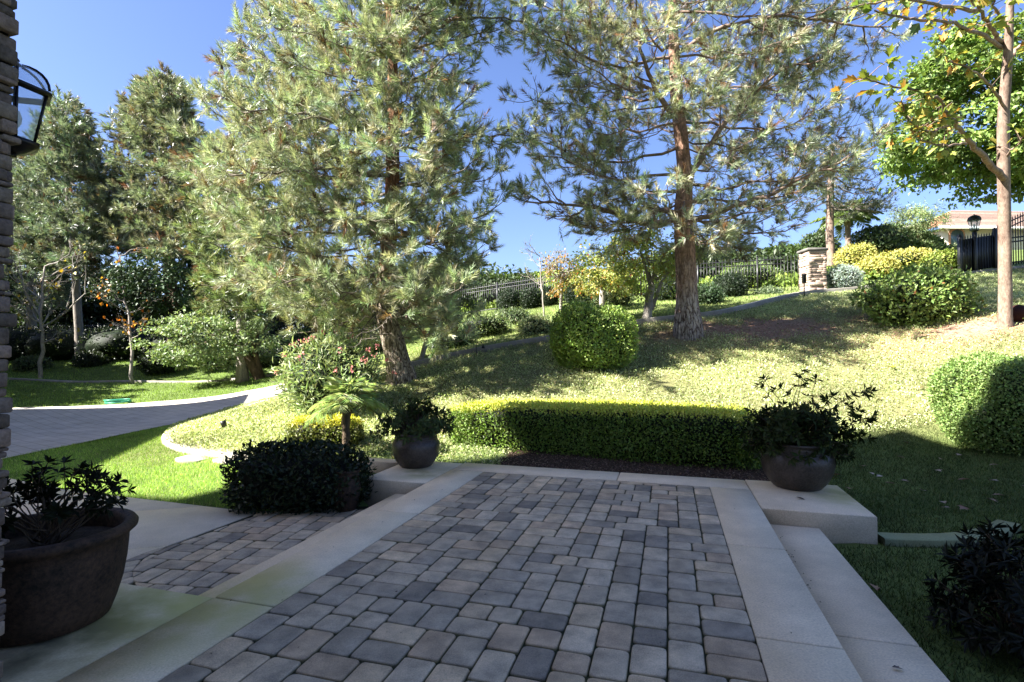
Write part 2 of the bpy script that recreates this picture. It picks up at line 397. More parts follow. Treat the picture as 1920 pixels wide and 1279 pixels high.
# ------------------------------------------------------------------ camera, light, sky
cam = bpy.data.cameras.new("camera"); cam.sensor_width = 36; cam.lens = 36 * F / 1920; cam.clip_end = 3000; cam.clip_start = .05
co = bpy.data.objects.new("camera", cam); co.location = (0, 0, H); co.rotation_euler = (math.radians(90) + PITCH, 0, 0); col.objects.link(co); scene.camera = co
w = bpy.data.worlds.new("World"); scene.world = w; w.use_nodes = True
nt = w.node_tree; bg = nt.nodes['Background']
sky = nt.nodes.new('ShaderNodeTexSky'); sky.sky_type = 'NISHITA'; sky.sun_disc = False
sky.sun_elevation = SUN_EL; sky.sun_rotation = math.atan2(-SHX, -SHY); sky.air_density = 1.0; sky.dust_density = 1.1; sky.ozone_density = 2.2
tint = nt.nodes.new('ShaderNodeVectorMath'); tint.operation = 'MULTIPLY'; tint.inputs[1].default_value = (.80, .84, 1.10)
nt.links.new(sky.outputs[0], tint.inputs[0]); nt.links.new(tint.outputs[0], bg.inputs[0]); bg.inputs[1].default_value = .26
L = bpy.data.lights.new("sun", 'SUN'); L.energy = 27; L.angle = math.radians(.5); L.color = (1, .96, .88)
so = bpy.data.objects.new("sun", L); col.objects.link(so)
dirv = Vector((SHX * math.cos(SUN_EL), SHY * math.cos(SUN_EL), -math.sin(SUN_EL)))
so.rotation_euler = dirv.to_track_quat('-Z', 'Y').to_euler(); so.location = (-8, -5, 12)
scene.view_settings.view_transform = 'Standard'; scene.view_settings.look = 'None'; scene.view_settings.exposure = 0
scene.cycles.max_bounces = 5; scene.cycles.transparent_max_bounces = 12; scene.cycles.use_denoising = True
scene.cycles.caustics_reflective = False; scene.cycles.caustics_refractive = False

# ------------------------------------------------------------------ ground sheet
def axis(lo, hi, n, c, k):
    t = np.linspace(-1, 1, n)
    s = np.sinh(k * t) / np.sinh(k)
    return np.where(s < 0, c + s * (c - lo), c + s * (hi - c))
gx = axis(-700, 700, 330, 0, 6.2); gy = axis(-300, 1500, 330, 9, 6.0)
GX, GY = np.meshgrid(gx, gy)
GZ = gz(GX, GY)
far = np.hypot(GX, GY)
GZ = np.where(far > 300, -8 * np.minimum(1, 1), GZ)
GZ = np.clip(GZ, -12, 14)
for poly, z in ((PATIO, -.6), (LOWPAVE, -.42)):
    GZ = np.where(pip(poly, GX, GY), np.minimum(GZ, z), GZ)
for poly in (WALK, DRIVE):
    GZ = np.where(pip(poly, GX, GY), GZ - .05, GZ)
def snoise(x, y, s, seed):
    r = np.random.default_rng(seed); v = 0
    for k in range(6):
        a = r.random() * 6.28; f = s * (1 + r.random() * 1.5)
        v = v + np.sin(f * (x * math.cos(a) + y * math.sin(a)) + r.random() * 6.28)
    return v / 6 * 1.6
def ground_color(x, y):
    """soil, straw and moss tones by place"""
    n = snoise(x, y, 1.1, 3) * .5 + snoise(x, y, 3.4, 4) * .5
    green = np.array((.11, .15, .045)); straw = np.array((.20, .18, .09)); soil = np.array((.30, .19, .13)); dark = np.array((.045, .055, .02))
    hill = np.clip((y - 8.3) / 1.0, 0, 1) * np.clip((x + 9) / 3, 0, 1) * np.clip((20 - y) / 4, 0, 1)
    c = green[None] * (1 - hill[:, None]) + (straw * .7 + green * .3)[None] * hill[:, None]
    c = c * (1 + .25 * n[:, None])
    def blot(cx, cy, rx, ry, colr, amt=1):
        nonlocal c
        d = np.sqrt(((x - cx) / rx) ** 2 + ((y - cy) / ry) ** 2) + .35 * n
        k = np.clip(1.3 - d, 0, 1)[:, None] * amt
        c = c * (1 - k) + colr * k
    fr = pip([tuple(uv(a, b)[:2]) for a, b in ((-2.4, 6.5), (1.9, 6.5), (1.6, 8.0), (-2.4, 8.0))], x, y); c[fr] = np.array((.055, .038, .026)) * (1 + .3 * n[fr, None])
    P = at(1420, 615, 14.2); blot(P[0], P[1], 3.4, 1.7, soil)
    P = at(1840, 600, 12); blot(P[0], P[1], 2.6, 1.2, soil * 1.1)
    P = at(750, 720, 12.5); blot(P[0], P[1], 1.3, 1.0, dark * 1.4)
    return np.clip(c, .01, .6)
m = MB()
nx = len(gx); ny = len(gy)
i = np.arange(ny - 1)[:, None] * nx; j = np.arange(nx - 1)[None]
m.add(np.column_stack((GX.ravel(), GY.ravel(), GZ.ravel())), np.stack((i + j, i + j + 1, i + nx + j + 1, i + nx + j), -1).reshape(-1, 4), ground_color(GX.ravel(), GY.ravel()))
tag(m.build('ground', M['ground'], smooth=True), kind='structure')

def sheet(name, poly, off, mat, step=.25, flat=None):
    """a draped sheet over a polygon, built as a fine grid clipped to it"""
    p = np.array(poly); x0, y0 = p.min(0); x1, y1 = p.max(0)
    mb = MB()
    xs = np.arange(x0, x1, step); ys = np.arange(y0, y1, step)
    for a in xs:
        for b in ys:
            q = clip([(a, b), (a + step, b), (a + step, b + step), (a, b + step)], poly) if not CONVEX(poly) else clip([(a, b), (a + step, b), (a + step, b + step), (a, b + step)], poly)
            if len(q) >= 3:
                q = np.array(q)
                z = np.full(len(q), flat) if flat is not None else gz(q[:, 0], q[:, 1]) + off
                mb.add(np.column_stack((q, z)), [tuple(range(len(q)))])
    return tag(mb.build(name, mat), kind='structure')

def area(p):
    p = np.array(p); x, y = p[:, 0], p[:, 1]
    return .5 * np.sum(x * np.roll(y, -1) - y * np.roll(x, -1))
def CONVEX(p): return True
def clip(sub, poly):
    """Sutherland-Hodgman; poly convex enough, any winding"""
    cl = list(poly) if area(poly) > 0 else list(poly)[::-1]
    out = [tuple(s) for s in sub]
    for k in range(len(cl)):
        a, b = cl[k], cl[(k + 1) % len(cl)]
        inp, out = out, []
        if not inp: return []
        def side(p): return (b[0] - a[0]) * (p[1] - a[1]) - (b[1] - a[1]) * (p[0] - a[0])
        for q in range(len(inp)):
            c, d = inp[q], inp[(q + 1) % len(inp)]
            sc, sd = side(c), side(d)
            if sc >= 0: out.append(c)
            if (sc >= 0) != (sd >= 0):
                t = sc / (sc - sd); out.append((c[0] + (d[0] - c[0]) * t, c[1] + (d[1] - c[1]) * t))
    return out

def poly_sheet(name, poly, mat, zf, step=.4):
    """non-convex polygon draped: grid cells whose centre lies inside, plus the polygon border by triangulation"""
    from mathutils.geometry import tessellate_polygon
    pts = []
    P = [np.array(p, float) for p in poly]
    tris = tessellate_polygon([[Vector((p[0], p[1], 0)) for p in P]])
    mb = MB()
    for t in tris:
        tri = [tuple(P[k][:2]) for k in t]
        a = np.array(tri); x0, y0 = a.min(0); x1, y1 = a.max(0)
        for cx in np.arange(math.floor(x0 / step) * step, x1, step):
            for cy in np.arange(math.floor(y0 / step) * step, y1, step):
                q = clip([(cx, cy), (cx + step, cy), (cx + step, cy + step), (cx, cy + step)], tri)
                if len(q) >= 3 and abs(area(q)) > 1e-6:
                    q = np.array(q); mb.add(np.column_stack((q, zf(q[:, 0], q[:, 1]))), [tuple(range(len(q)))])
    return tag(mb.build(name, mat), kind='structure')

poly_sheet('driveway', DRIVE, M['drive'], lambda x, y: gz(x, y) + .02, .5)

# concrete walk on the left, cast in bays with open joints
WZ = -.30
def slabs(name, polys, z0, z1, mat, bev=.006):
    mb = MB()
    for p in polys:
        if len(p) < 3: continue
        if area(p) < 0: p = p[::-1]
        mb.prism(p, z0, z1, bev=bev)
    return tag(mb.build(name, mat), kind='structure')
def strip_cut(poly, p0, d, cuts):
    """split a convex polygon by lines perpendicular to d at the given distances"""
    d = np.array(d) / np.linalg.norm(d); n = np.array((-d[1], d[0])); out = []
    for a, b in zip(cuts[:-1], cuts[1:]):
        a += .004; b -= .004
        q = [tuple(np.array(p0) + d * s + n * t) for s, t in ((a, -40), (b, -40), (b, 40), (a, 40))]
        c = clip(q, poly)
        if len(c) >= 3: out.append(c)
    return out
walk_a = [(-3.36, 4.62), (-3.24, 4.93), (-2.86, 6.05), (-5.6, 6.95), (-6.2, 4.7)]
walk_b = [(-5.606, 6.95), (-9.2, 8.6), (-10.5, 5.9), (-6.206, 4.7)]
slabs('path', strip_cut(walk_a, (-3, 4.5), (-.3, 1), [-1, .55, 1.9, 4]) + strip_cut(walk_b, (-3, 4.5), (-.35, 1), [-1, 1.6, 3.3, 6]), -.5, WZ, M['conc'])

# patio frame of cast concrete
def q4(u0, u1, v0, v1): return [tuple(uv(a, b)[:2]) for a, b in ((u0, v0), (u1, v0), (u1, v1), (u0, v1))]
J = .004
FR = []
for a, b in ((-2, .6), (.6, 2.66), (2.66, 4.55), (4.55, 6.38)):
    FR.append(q4(-2.69 + J, -2.25, a + J, b - J))
for a, b in ((-2, 1.3), (1.3, 3.1), (3.1, 4.52), (4.52, 6.38)):
    FR.append(q4(.43, .845 - J, a + J, b - J))
FR.append(q4(-2.69 + J, -.6 - J, 6.38 + J, 6.82)); FR.append(q4(-.6 + J, .845 - J, 6.38 + J, 6.82))
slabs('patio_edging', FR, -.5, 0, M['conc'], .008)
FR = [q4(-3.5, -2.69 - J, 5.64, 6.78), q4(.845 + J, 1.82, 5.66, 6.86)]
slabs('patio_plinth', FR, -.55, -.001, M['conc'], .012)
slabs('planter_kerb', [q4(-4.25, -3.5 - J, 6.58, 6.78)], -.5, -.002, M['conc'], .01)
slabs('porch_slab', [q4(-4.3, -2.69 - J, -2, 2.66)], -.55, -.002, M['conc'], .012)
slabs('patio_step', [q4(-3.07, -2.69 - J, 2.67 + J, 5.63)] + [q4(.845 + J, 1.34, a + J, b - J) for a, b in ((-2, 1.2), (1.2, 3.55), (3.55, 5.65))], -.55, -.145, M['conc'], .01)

# ------------------------------------------------------------------ pavers
def tiling(W, Hh, seed):
    """random pattern of 3x2, 2x3 and 2x2 stones on a half-module grid, W cells wide"""
    r = random.Random(seed); sky_ = [0] * W; out = []
    guard = 0
    def ok(s):
        i = 0
        while i < W:
            j = i
            while j < W and s[j] == s[i]: j += 1
            l = s[i - 1] if i else 10 ** 6
            rr = s[j] if j < W else 10 ** 6
            if j - i == 1 and l > s[i] and rr > s[i]: return False
            i = j
        return True
    hist = []
    while min(sky_) < Hh:
        guard += 1
        if guard > 200000: break
        mn = min(sky_); i = sky_.index(mn); j = i
        while j < W and sky_[j] == mn: j += 1
        run = j - i
        opts = [(3, 2), (2, 3), (2, 2)]; r.shuffle(opts)
        if r.random() < .45: opts.sort(key=lambda o: o == (2, 2))
        opts = [(o, sd) for o in opts for sd in (0, 1)]
        edges = {e for (k_, m_, a_, b_) in out[-60:] if m_ + b_ == mn for e in (k_, k_ + a_)}
        def cost(os_):
            (o_, sd_) = os_; k_ = i if sd_ == 0 else j - o_[0]
            same = sum(1 for q in out[-60:] if q[1] + q[3] == mn and q[0] == k_ and q[2] == o_[0])
            return (k_ in edges and k_ > 0) + (k_ + o_[0] in edges and k_ + o_[0] < W) + 1.2 * same + r.random() * 1.1 + (.25 if o_ == (2, 2) else 0)
        opts.sort(key=cost)
        done = False
        for (o, sd) in opts:
            if o[0] > run or run - o[0] == 1: continue
            k = i if sd == 0 else j - o[0]
            s2 = list(sky_)
            for q in range(k, k + o[0]): s2[q] += o[1]
            if ok(s2):
                sky_ = s2; out.append((k, mn, o[0], o[1])); hist.append(len(out)); done = True; break
        if not done:                                    # step back a few stones
            back = min(len(out), r.randint(1, 7))
            for _ in range(back):
                k, m_, a, b = out.pop()
                for q in range(k, k + a): sky_[q] -= b
    return out

PCOL = [(.46, .38, .275)] * 4 + [(.38, .32, .24)] * 3 + [(.54, .42, .28)] * 3 + [(.49, .37, .25)] * 2 + [(.27, .23, .18)] * 2 + [(.50, .41, .295)] * 3
def paver(mb, poly, z, gap=.0028, rad=.028, seed=0):
    """one stone: rounded outline, tumbled top edge"""
    if area(poly) < 0: poly = poly[::-1]
    p = np.array(poly); n = len(p)
    if abs(area(p)) < .0012: return
    c0 = p.mean(0)
    e = np.roll(p, -1, 0) - p; L_ = np.linalg.norm(e, axis=1); nn = np.column_stack((-e[:, 1], e[:, 0])) / L_[:, None]
    ins = []
    for k in range(n):                                   # inset every corner by the joint
        a, b = nn[k - 1], nn[k]; d = a + b; d = d / max(.3, (d @ d) / 2)
        ins.append(p[k] + d * gap)
    ins = np.array(ins); out = []
    for k in range(n):
        a, b, c = ins[k - 1], ins[k], ins[(k + 1) % n]
        la, lc = np.linalg.norm(a - b), np.linalg.norm(c - b); r_ = min(rad * random.uniform(.7, 1.3), la * .35, lc * .35)
        pa, pc = b + (a - b) / la * r_, b + (c - b) / lc * r_
        for t in (0, .33, .67, 1):
            out.append((1 - t) ** 2 * pa + 2 * t * (1 - t) * b + t * t * pc)
    out = np.array(out) + rng.normal(size=(len(out), 2)) * .0007; m_ = len(out)
    dz = random.uniform(-.0025, .0025); tx, ty = random.uniform(-.01, .01), random.uniform(-.01, .01)
    def ring(ins_, zz):
        v = out + (c0 - out) / np.maximum(np.linalg.norm(c0 - out, axis=1, keepdims=True), 1e-5) * ins_
        return np.column_stack((v, zz + dz + (v[:, 0] - c0[0]) * tx + (v[:, 1] - c0[1]) * ty))
    V = np.vstack((ring(0, z - .03), ring(0, z - .011), ring(.004, z - .003), ring(.011, z)))
    fs = [tuple(range(3 * m_, 4 * m_))]
    for r_ in range(3):
        for k in range(m_):
            k2 = (k + 1) % m_; fs.append((r_ * m_ + k, r_ * m_ + k2, r_ * m_ + m_ + k2, r_ * m_ + m_ + k))
    c = np.array(random.choice(PCOL)) * random.uniform(.85, 1.15)
    cc = np.tile(c, (len(V), 1)); cc[:2 * m_] *= (.35, .40, .30); cc[2 * m_:3 * m_] *= .72; cc[3 * m_:] *= 1 + .06 * rng.normal(size=(m_, 1))
    mb.add(V, fs, cc)

cell = 2.68 / 30
mb = MB()
for (k, r0, a, b) in tiling(30, 76, 5):
    v0, v1 = -.35 + r0 * cell, -.35 + (r0 + b) * cell
    v1 = min(v1, 6.38)
    if v1 - v0 < .02: continue
    paver(mb, q4(-2.25 + k * cell, -2.25 + (k + a) * cell, v0, v1), -.002)
tag(mb.build('patio_paving', M['paver']), kind='structure')
slabs('paving_joint', [q4(-2.25, .43, -.3, 6.38)], -.4, -.016, M['joint'], .0)

mb = MB()
field = [(-3.0, 4.25), tuple(uv(-3.075, 2.675)[:2]), tuple(uv(-3.075, 5.63)[:2]), (-2.0, 6.11), (-2.5, 6.06), (-2.84, 5.86), (-3.18, 4.92), (-3.215, 4.7), (-3.12, 4.42)]
rot = TH - math.radians(8)
for (k, r0, a, b) in tiling(34, 40, 8):
    x, y = k * cell - 1.2, r0 * cell - .2
    q = [(x, y), (x + a * cell, y), (x + a * cell, y + b * cell), (x, y + b * cell)]
    o = np.array((-3.4, 3.3)); c_, s_ = math.cos(-rot), math.sin(-rot)
    q = [tuple(o + np.array((px * c_ - py * s_, px * s_ + py * c_))) for px, py in q]
    q = clip(q, field)
    if len(q) >= 3: paver(mb, q, -.29)
# the curved soldier course round the edge
arc = [uv(-3.46, 5.63)[:2], np.array((-1.85, 6.285)), np.array((-2.15, 6.25)), np.array((-2.5, 6.20)), np.array((-2.86, 6.04)), np.array((-3.24, 4.93)), np.array((-3.36, 4.62)), np.array((-3.3, 4.25)), np.array((-3.05, 3.9))]
inn = [uv(-3.40, 5.50)[:2], np.array((-1.95, 6.115)), np.array((-2.15, 6.09)), np.array((-2.5, 6.06)), np.array((-2.84, 5.86)), np.array((-3.18, 4.92)), np.array((-3.22, 4.7)), np.array((-3.1, 4.4)), np.array((-2.95, 4.22))]
def resample(p, st):
    p = np.array(p); d = np.concatenate(([0], np.cumsum(np.linalg.norm(np.diff(p, axis=0), axis=1)))); n = max(2, int(d[-1] / st) + 1)
    t = np.linspace(0, d[-1], n); return np.column_stack([np.interp(t, d, p[:, k]) for k in range(p.shape[1])])
A_ = resample(arc[1:5], .10); n_ = len(A_); t_ = np.linspace(0, 1, n_)
di = np.array(inn[1:5]); dd = np.concatenate(([0], np.cumsum(np.linalg.norm(np.diff(di, axis=0), axis=1)))); B_ = np.column_stack([np.interp(t_ * dd[-1], dd, di[:, k]) for k in range(2)])
for k in range(n_ - 1): paver(mb, [tuple(A_[k]), tuple(A_[k + 1]), tuple(B_[k + 1]), tuple(B_[k])], -.289)
for a0, a1, b0, b1, nn_ in ((5, 8, 5, 8, 5),):
    A_ = np.array(arc[a0:a1 + 1]); B_ = np.array(inn[b0:b1 + 1])
    dA = np.concatenate(([0], np.cumsum(np.linalg.norm(np.diff(A_, axis=0), axis=1)))); dB = np.concatenate(([0], np.cumsum(np.linalg.norm(np.diff(B_, axis=0), axis=1))))
    tt = np.linspace(0, 1, 7)
    A2 = np.column_stack([np.interp(tt * dA[-1], dA, A_[:, k]) for k in range(2)]); B2 = np.column_stack([np.interp(tt * dB[-1], dB, B_[:, k]) for k in range(2)])
    for k in range(6): paver(mb, [tuple(A2[k]), tuple(A2[k + 1]), tuple(B2[k + 1]), tuple(B2[k])], -.289)
tag(mb.build('lower_paving', M['paver']), kind='structure')
mb = MB(); mb.prism([(-3.7, 4.0), (-3.0, 3.4), tuple(uv(-3.06, 5.64)[:2]), (-1.8, 6.3), (-2.5, 6.22), (-2.86, 6.04), (-3.22, 4.93), (-3.34, 4.62)][::1], -.5, -.306)
tag(mb.build('lower_paving_joint', M['joint']), kind='structure')

# ------------------------------------------------------------------ kerbs
def kerb(name, pts, w, h, mat, zoff=0.0, closed=False, sink=.15):
    P = resample(pts, .18)
    # smooth
    for _ in range(3):
        Q = P.copy(); Q[1:-1] = (P[:-2] + 2 * P[1:-1] + P[2:]) / 4; P = Q
    T = norm(np.gradient(P, axis=0)); Nn = np.column_stack((-T[:, 1], T[:, 0]))
    z = gz(P[:, 0], P[:, 1]) + zoff
    z = np.convolve(np.pad(z, 3, mode='edge'), np.ones(7) / 7, 'valid')
    w = np.broadcast_to(np.asarray(w, float), (len(P),))[:, None] if np.ndim(w) == 0 else np.interp(np.linspace(0, 1, len(P)), np.linspace(0, 1, len(w)), w)[:, None]
    b = .012
    rows = [(P - Nn * w / 2, z - sink), (P - Nn * w / 2, z + h - b), (P - Nn * (w / 2 - b), z + h), (P + Nn * (w / 2 - b), z + h), (P + Nn * w / 2, z + h - b), (P + Nn * w / 2, z - sink)]
    V = np.stack([np.column_stack((p, zz)) for p, zz in rows], 1); n, k = V.shape[:2]
    i = np.arange(n - 1)[:, None] * k; j = np.arange(k - 1)[None]
    f = np.stack((i + j, i + j + 1, i + k + j + 1, i + k + j), -1).reshape(-1, 4)
    mb = MB(); mb.add(V.reshape(-1, 3), f); mb.f.append(np.array([list(range(k))])); mb.f.append(np.array([list(range((n - 1) * k, n * k))[::-1]]))
    return tag(mb.build(name, mat), kind='structure')
def gpts(lst, lo=4):
    return [onground(px, py, lo)[:2] for px, py in lst]
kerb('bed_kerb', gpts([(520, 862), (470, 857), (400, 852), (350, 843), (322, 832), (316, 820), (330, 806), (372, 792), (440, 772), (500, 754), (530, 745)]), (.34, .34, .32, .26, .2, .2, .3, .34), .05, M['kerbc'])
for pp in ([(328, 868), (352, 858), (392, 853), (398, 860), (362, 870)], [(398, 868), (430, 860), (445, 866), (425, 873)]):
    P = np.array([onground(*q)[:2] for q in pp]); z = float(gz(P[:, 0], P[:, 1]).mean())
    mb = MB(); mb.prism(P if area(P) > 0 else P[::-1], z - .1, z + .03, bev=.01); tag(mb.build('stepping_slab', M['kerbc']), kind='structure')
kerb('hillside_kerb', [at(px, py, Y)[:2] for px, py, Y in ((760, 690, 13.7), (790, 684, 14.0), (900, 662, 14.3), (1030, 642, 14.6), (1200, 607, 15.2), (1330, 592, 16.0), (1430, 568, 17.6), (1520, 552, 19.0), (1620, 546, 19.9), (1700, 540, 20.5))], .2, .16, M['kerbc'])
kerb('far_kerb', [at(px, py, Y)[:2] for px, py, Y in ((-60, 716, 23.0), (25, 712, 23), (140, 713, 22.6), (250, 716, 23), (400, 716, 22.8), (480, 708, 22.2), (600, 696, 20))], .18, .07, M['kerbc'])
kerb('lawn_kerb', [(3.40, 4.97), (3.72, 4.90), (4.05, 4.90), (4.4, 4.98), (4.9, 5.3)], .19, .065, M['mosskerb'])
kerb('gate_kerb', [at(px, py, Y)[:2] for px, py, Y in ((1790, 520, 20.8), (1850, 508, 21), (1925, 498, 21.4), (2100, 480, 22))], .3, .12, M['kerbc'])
kerb('soil_edging', [(-1.2, 7.35), (.4, 7.15), (1.6, 6.95), (2.9, 6.75), (3.6, 6.5)], .05, .05, M['iron'])

# ------------------------------------------------------------------ the stone pillar of the porch and the house behind the camera
def ledgestone(name, u0, u1, v0, v1, z0, z1, parent, frame=uv, hc=(.018, .085), wd=(.10, .5), depth=.05, tone=1.0):
    mb = MB(); z = z0
    sides = [((u0, v0), (u1, v0)), ((u1, v0), (u1, v1)), ((u1, v1), (u0, v1)), ((u0, v1), (u0, v0))]
    base = [(.20, .165, .14), (.15, .125, .105), (.25, .21, .17), (.17, .14, .125), (.23, .18, .15)]
    mb.box(frame((u0 + u1) / 2, (v0 + v1) / 2, (z0 + z1) / 2), (u1 - u0 - depth, v1 - v0 - depth, z1 - z0), (.03, .028, .025), rz=-TH if frame is uv else 0)
    while z < z1 - .01:
        h = min(random.uniform(*hc), z1 - z)
        for (a, b) in sides:
            L_ = math.hypot(b[0] - a[0], b[1] - a[1]); s = -random.uniform(0, .03); dx, dy = (b[0] - a[0]) / L_, (b[1] - a[1]) / L_
            while s < L_:
                w_ = min(random.uniform(*wd), L_ - s + .015); out = random.uniform(-.028, .03)
                if w_ > .03:
                    cu = a[0] + dx * (s + w_ / 2) - dy * (-1) * (-(depth) / 2 + out); cv = a[1] + dy * (s + w_ / 2) + dx * (-1) * (-(depth) / 2 + out)
                    ang = math.atan2(dy, dx) + random.uniform(-.015, .015)
                    c = np.array(random.choice(base)) * random.uniform(.75, 1.25) * tone
                    mb.box(frame(cu, cv, z + h / 2), (w_ - .006, depth + .02, h - .005), c, rz=ang + (-TH if frame is uv else 0), bev=min(.006, h * .16))
                s += w_
        z += h
    return mb.build(name, M['stone'], parent)

pil = thing('porch_pillar', 'tall pillar of dark stacked ledge stone at the left picture edge', 'pillar', uv(-3.2, 1.4))
ledgestone('stone_cladding', -3.5, -2.875, 1.12, 1.66, 0, 6.9, pil)

# house body and raised roof, unseen, its outline shaped to cast the patio shadow
hs = thing('shade_house', 'unseen cream house with roof shaped to shade the paved patio', 'house', (-6, -5, 0))
mb = MB(); mb.prism([(-27, -11), (-4, -11), (-4, -2), (-27, -2)], -.5, 14); mb.build('wall', M['stucco'], hs)
SHADE_ROOF = [(-28.95, -12), (2.05, -12), (2.05, 3.4), (-3.95, 4.0), (-7.15, 3.5), (-8.65, 3.15), (-9.4, 3.4), (-9.55, 4.15), (-11.95, 3.1), (-15.2, 4.02), (-15.85, 3.25), (-16.95, 2.95), (-17.95, 2.85), (-19.15, 3.0), (-20.0, 2.15), (-20.55, 1.55), (-21.75, 1.9), (-28.95, 4.6)]
mb = MB(); mb.prism(SHADE_ROOF, 14.0, 14.3); mb.build('roof', M['eave'], hs)
mb = MB()
for (x, y) in ((1.6, -.8), (-9.0, 2.2)):
    mb.prism([(x - .3, y - .3), (x + .3, y - .3), (x + .3, y + .3), (x - .3, y + .3)], -.5, 14.0); mb.build('post', M['stucco'], hs); mb = MB()
gr = thing('shade_block', 'unseen cream block beside the driveway, added to cast its shadow', 'house', (-20, 8, 0))  # added out of view, footprint shaped for the shadow on the driveway
mb = MB(); mb.prism([(-26.4, 3.2), (-15.4, 5.1), (-17.4, 15.8), (-28.4, 11.7)], -1, 6.8); mb.build('wall', M['stucco'], gr)
mb = MB(); mb.prism([(-26.9, 2.8), (-15.05, 4.8), (-17.15, 16.3), (-29, 12.0)], 6.8, 7.05, (.3, .16, .1)); mb.build('roof', M['rooftile'], gr)
# ------------------------------------------------------------------ foliage generators
def jit(c, n, amt=.18, hue=.08):
    c = np.asarray(c, float)
    k = 1 + amt * rng.normal(size=(n, 1)); h = 1 + hue * rng.normal(size=(n, 3))
    return np.clip(c * k * h, .003, .9)

def needles(mb, P, D, Ln, m, ln, w, C, spread=(.28, 1.02)):
    """bottle-brush shoots: m needles along each stem P + D*Ln"""
    n = len(P); t = rnd(n, m, 1) ** .8
    base = P[:, None] + D[:, None] * (Ln[:, None, None] * t)
    r = rvec(n * m).reshape(n, m, 3); r = norm(r - (r * D[:, None]).sum(-1, keepdims=True) * D[:, None])
    ang = spread[1] - (spread[1] - spread[0]) * t + .15 * rng.normal(size=(n, m, 1))
    d = norm(D[:, None] * np.cos(ang) + r * np.sin(ang)); d[..., 2] -= .06
    l = ln * (.7 + .5 * rnd(n, m, 1))
    tip = base + d * l
    s = norm(np.cross(d, rvec(n * m).reshape(n, m, 3))) * (w / 2)
    V = np.stack((base - s, base + s, tip), 2).reshape(-1, 3)
    f = np.arange(n * m * 3).reshape(-1, 3)
    cc = np.repeat(C[:, None], m, 1) * (1 + .28 * rng.normal(size=(n, m, 1)))
    cc = np.repeat(np.clip(cc, .004, .8).reshape(-1, 1, 3), 3, 1).reshape(-1, 3)
    mb.add(V, f, cc)

def leaves(mb, P, Nrm, D, size, asp, C, fold=.25, bend=.15):
    """pointed leaves folded along the midrib: P base, D direction, Nrm facing"""
    n = len(P); D = norm(D); S = norm(np.cross(D, Nrm)); U = np.cross(S, D)
    size = np.broadcast_to(np.asarray(size, float).reshape(-1, 1), (n, 1)); wd = size * asp / 2
    mid = P + D * size * .5; tip = P + D * size - U * size * bend
    l = mid - S * wd + U * wd * fold; r = mid + S * wd + U * wd * fold
    V = np.stack((P, r, tip, l), 1).reshape(-1, 3)
    i = np.arange(n)[:, None] * 4
    f = np.concatenate((i + np.array([[0, 1, 2]]), i + np.array([[0, 2, 3]])))
    mb.add(V, f, np.repeat(C, 4, 0))

def lump(D, seed, k=3.0, n=9):
    r = np.random.default_rng(seed); v = 0
    for _ in range(n):
        a = norm(r.normal(size=3)) * k * (1 + 1.6 * r.random()); v = v + np.sin(D @ a + r.random() * 6.28)
    return v / n * 1.5

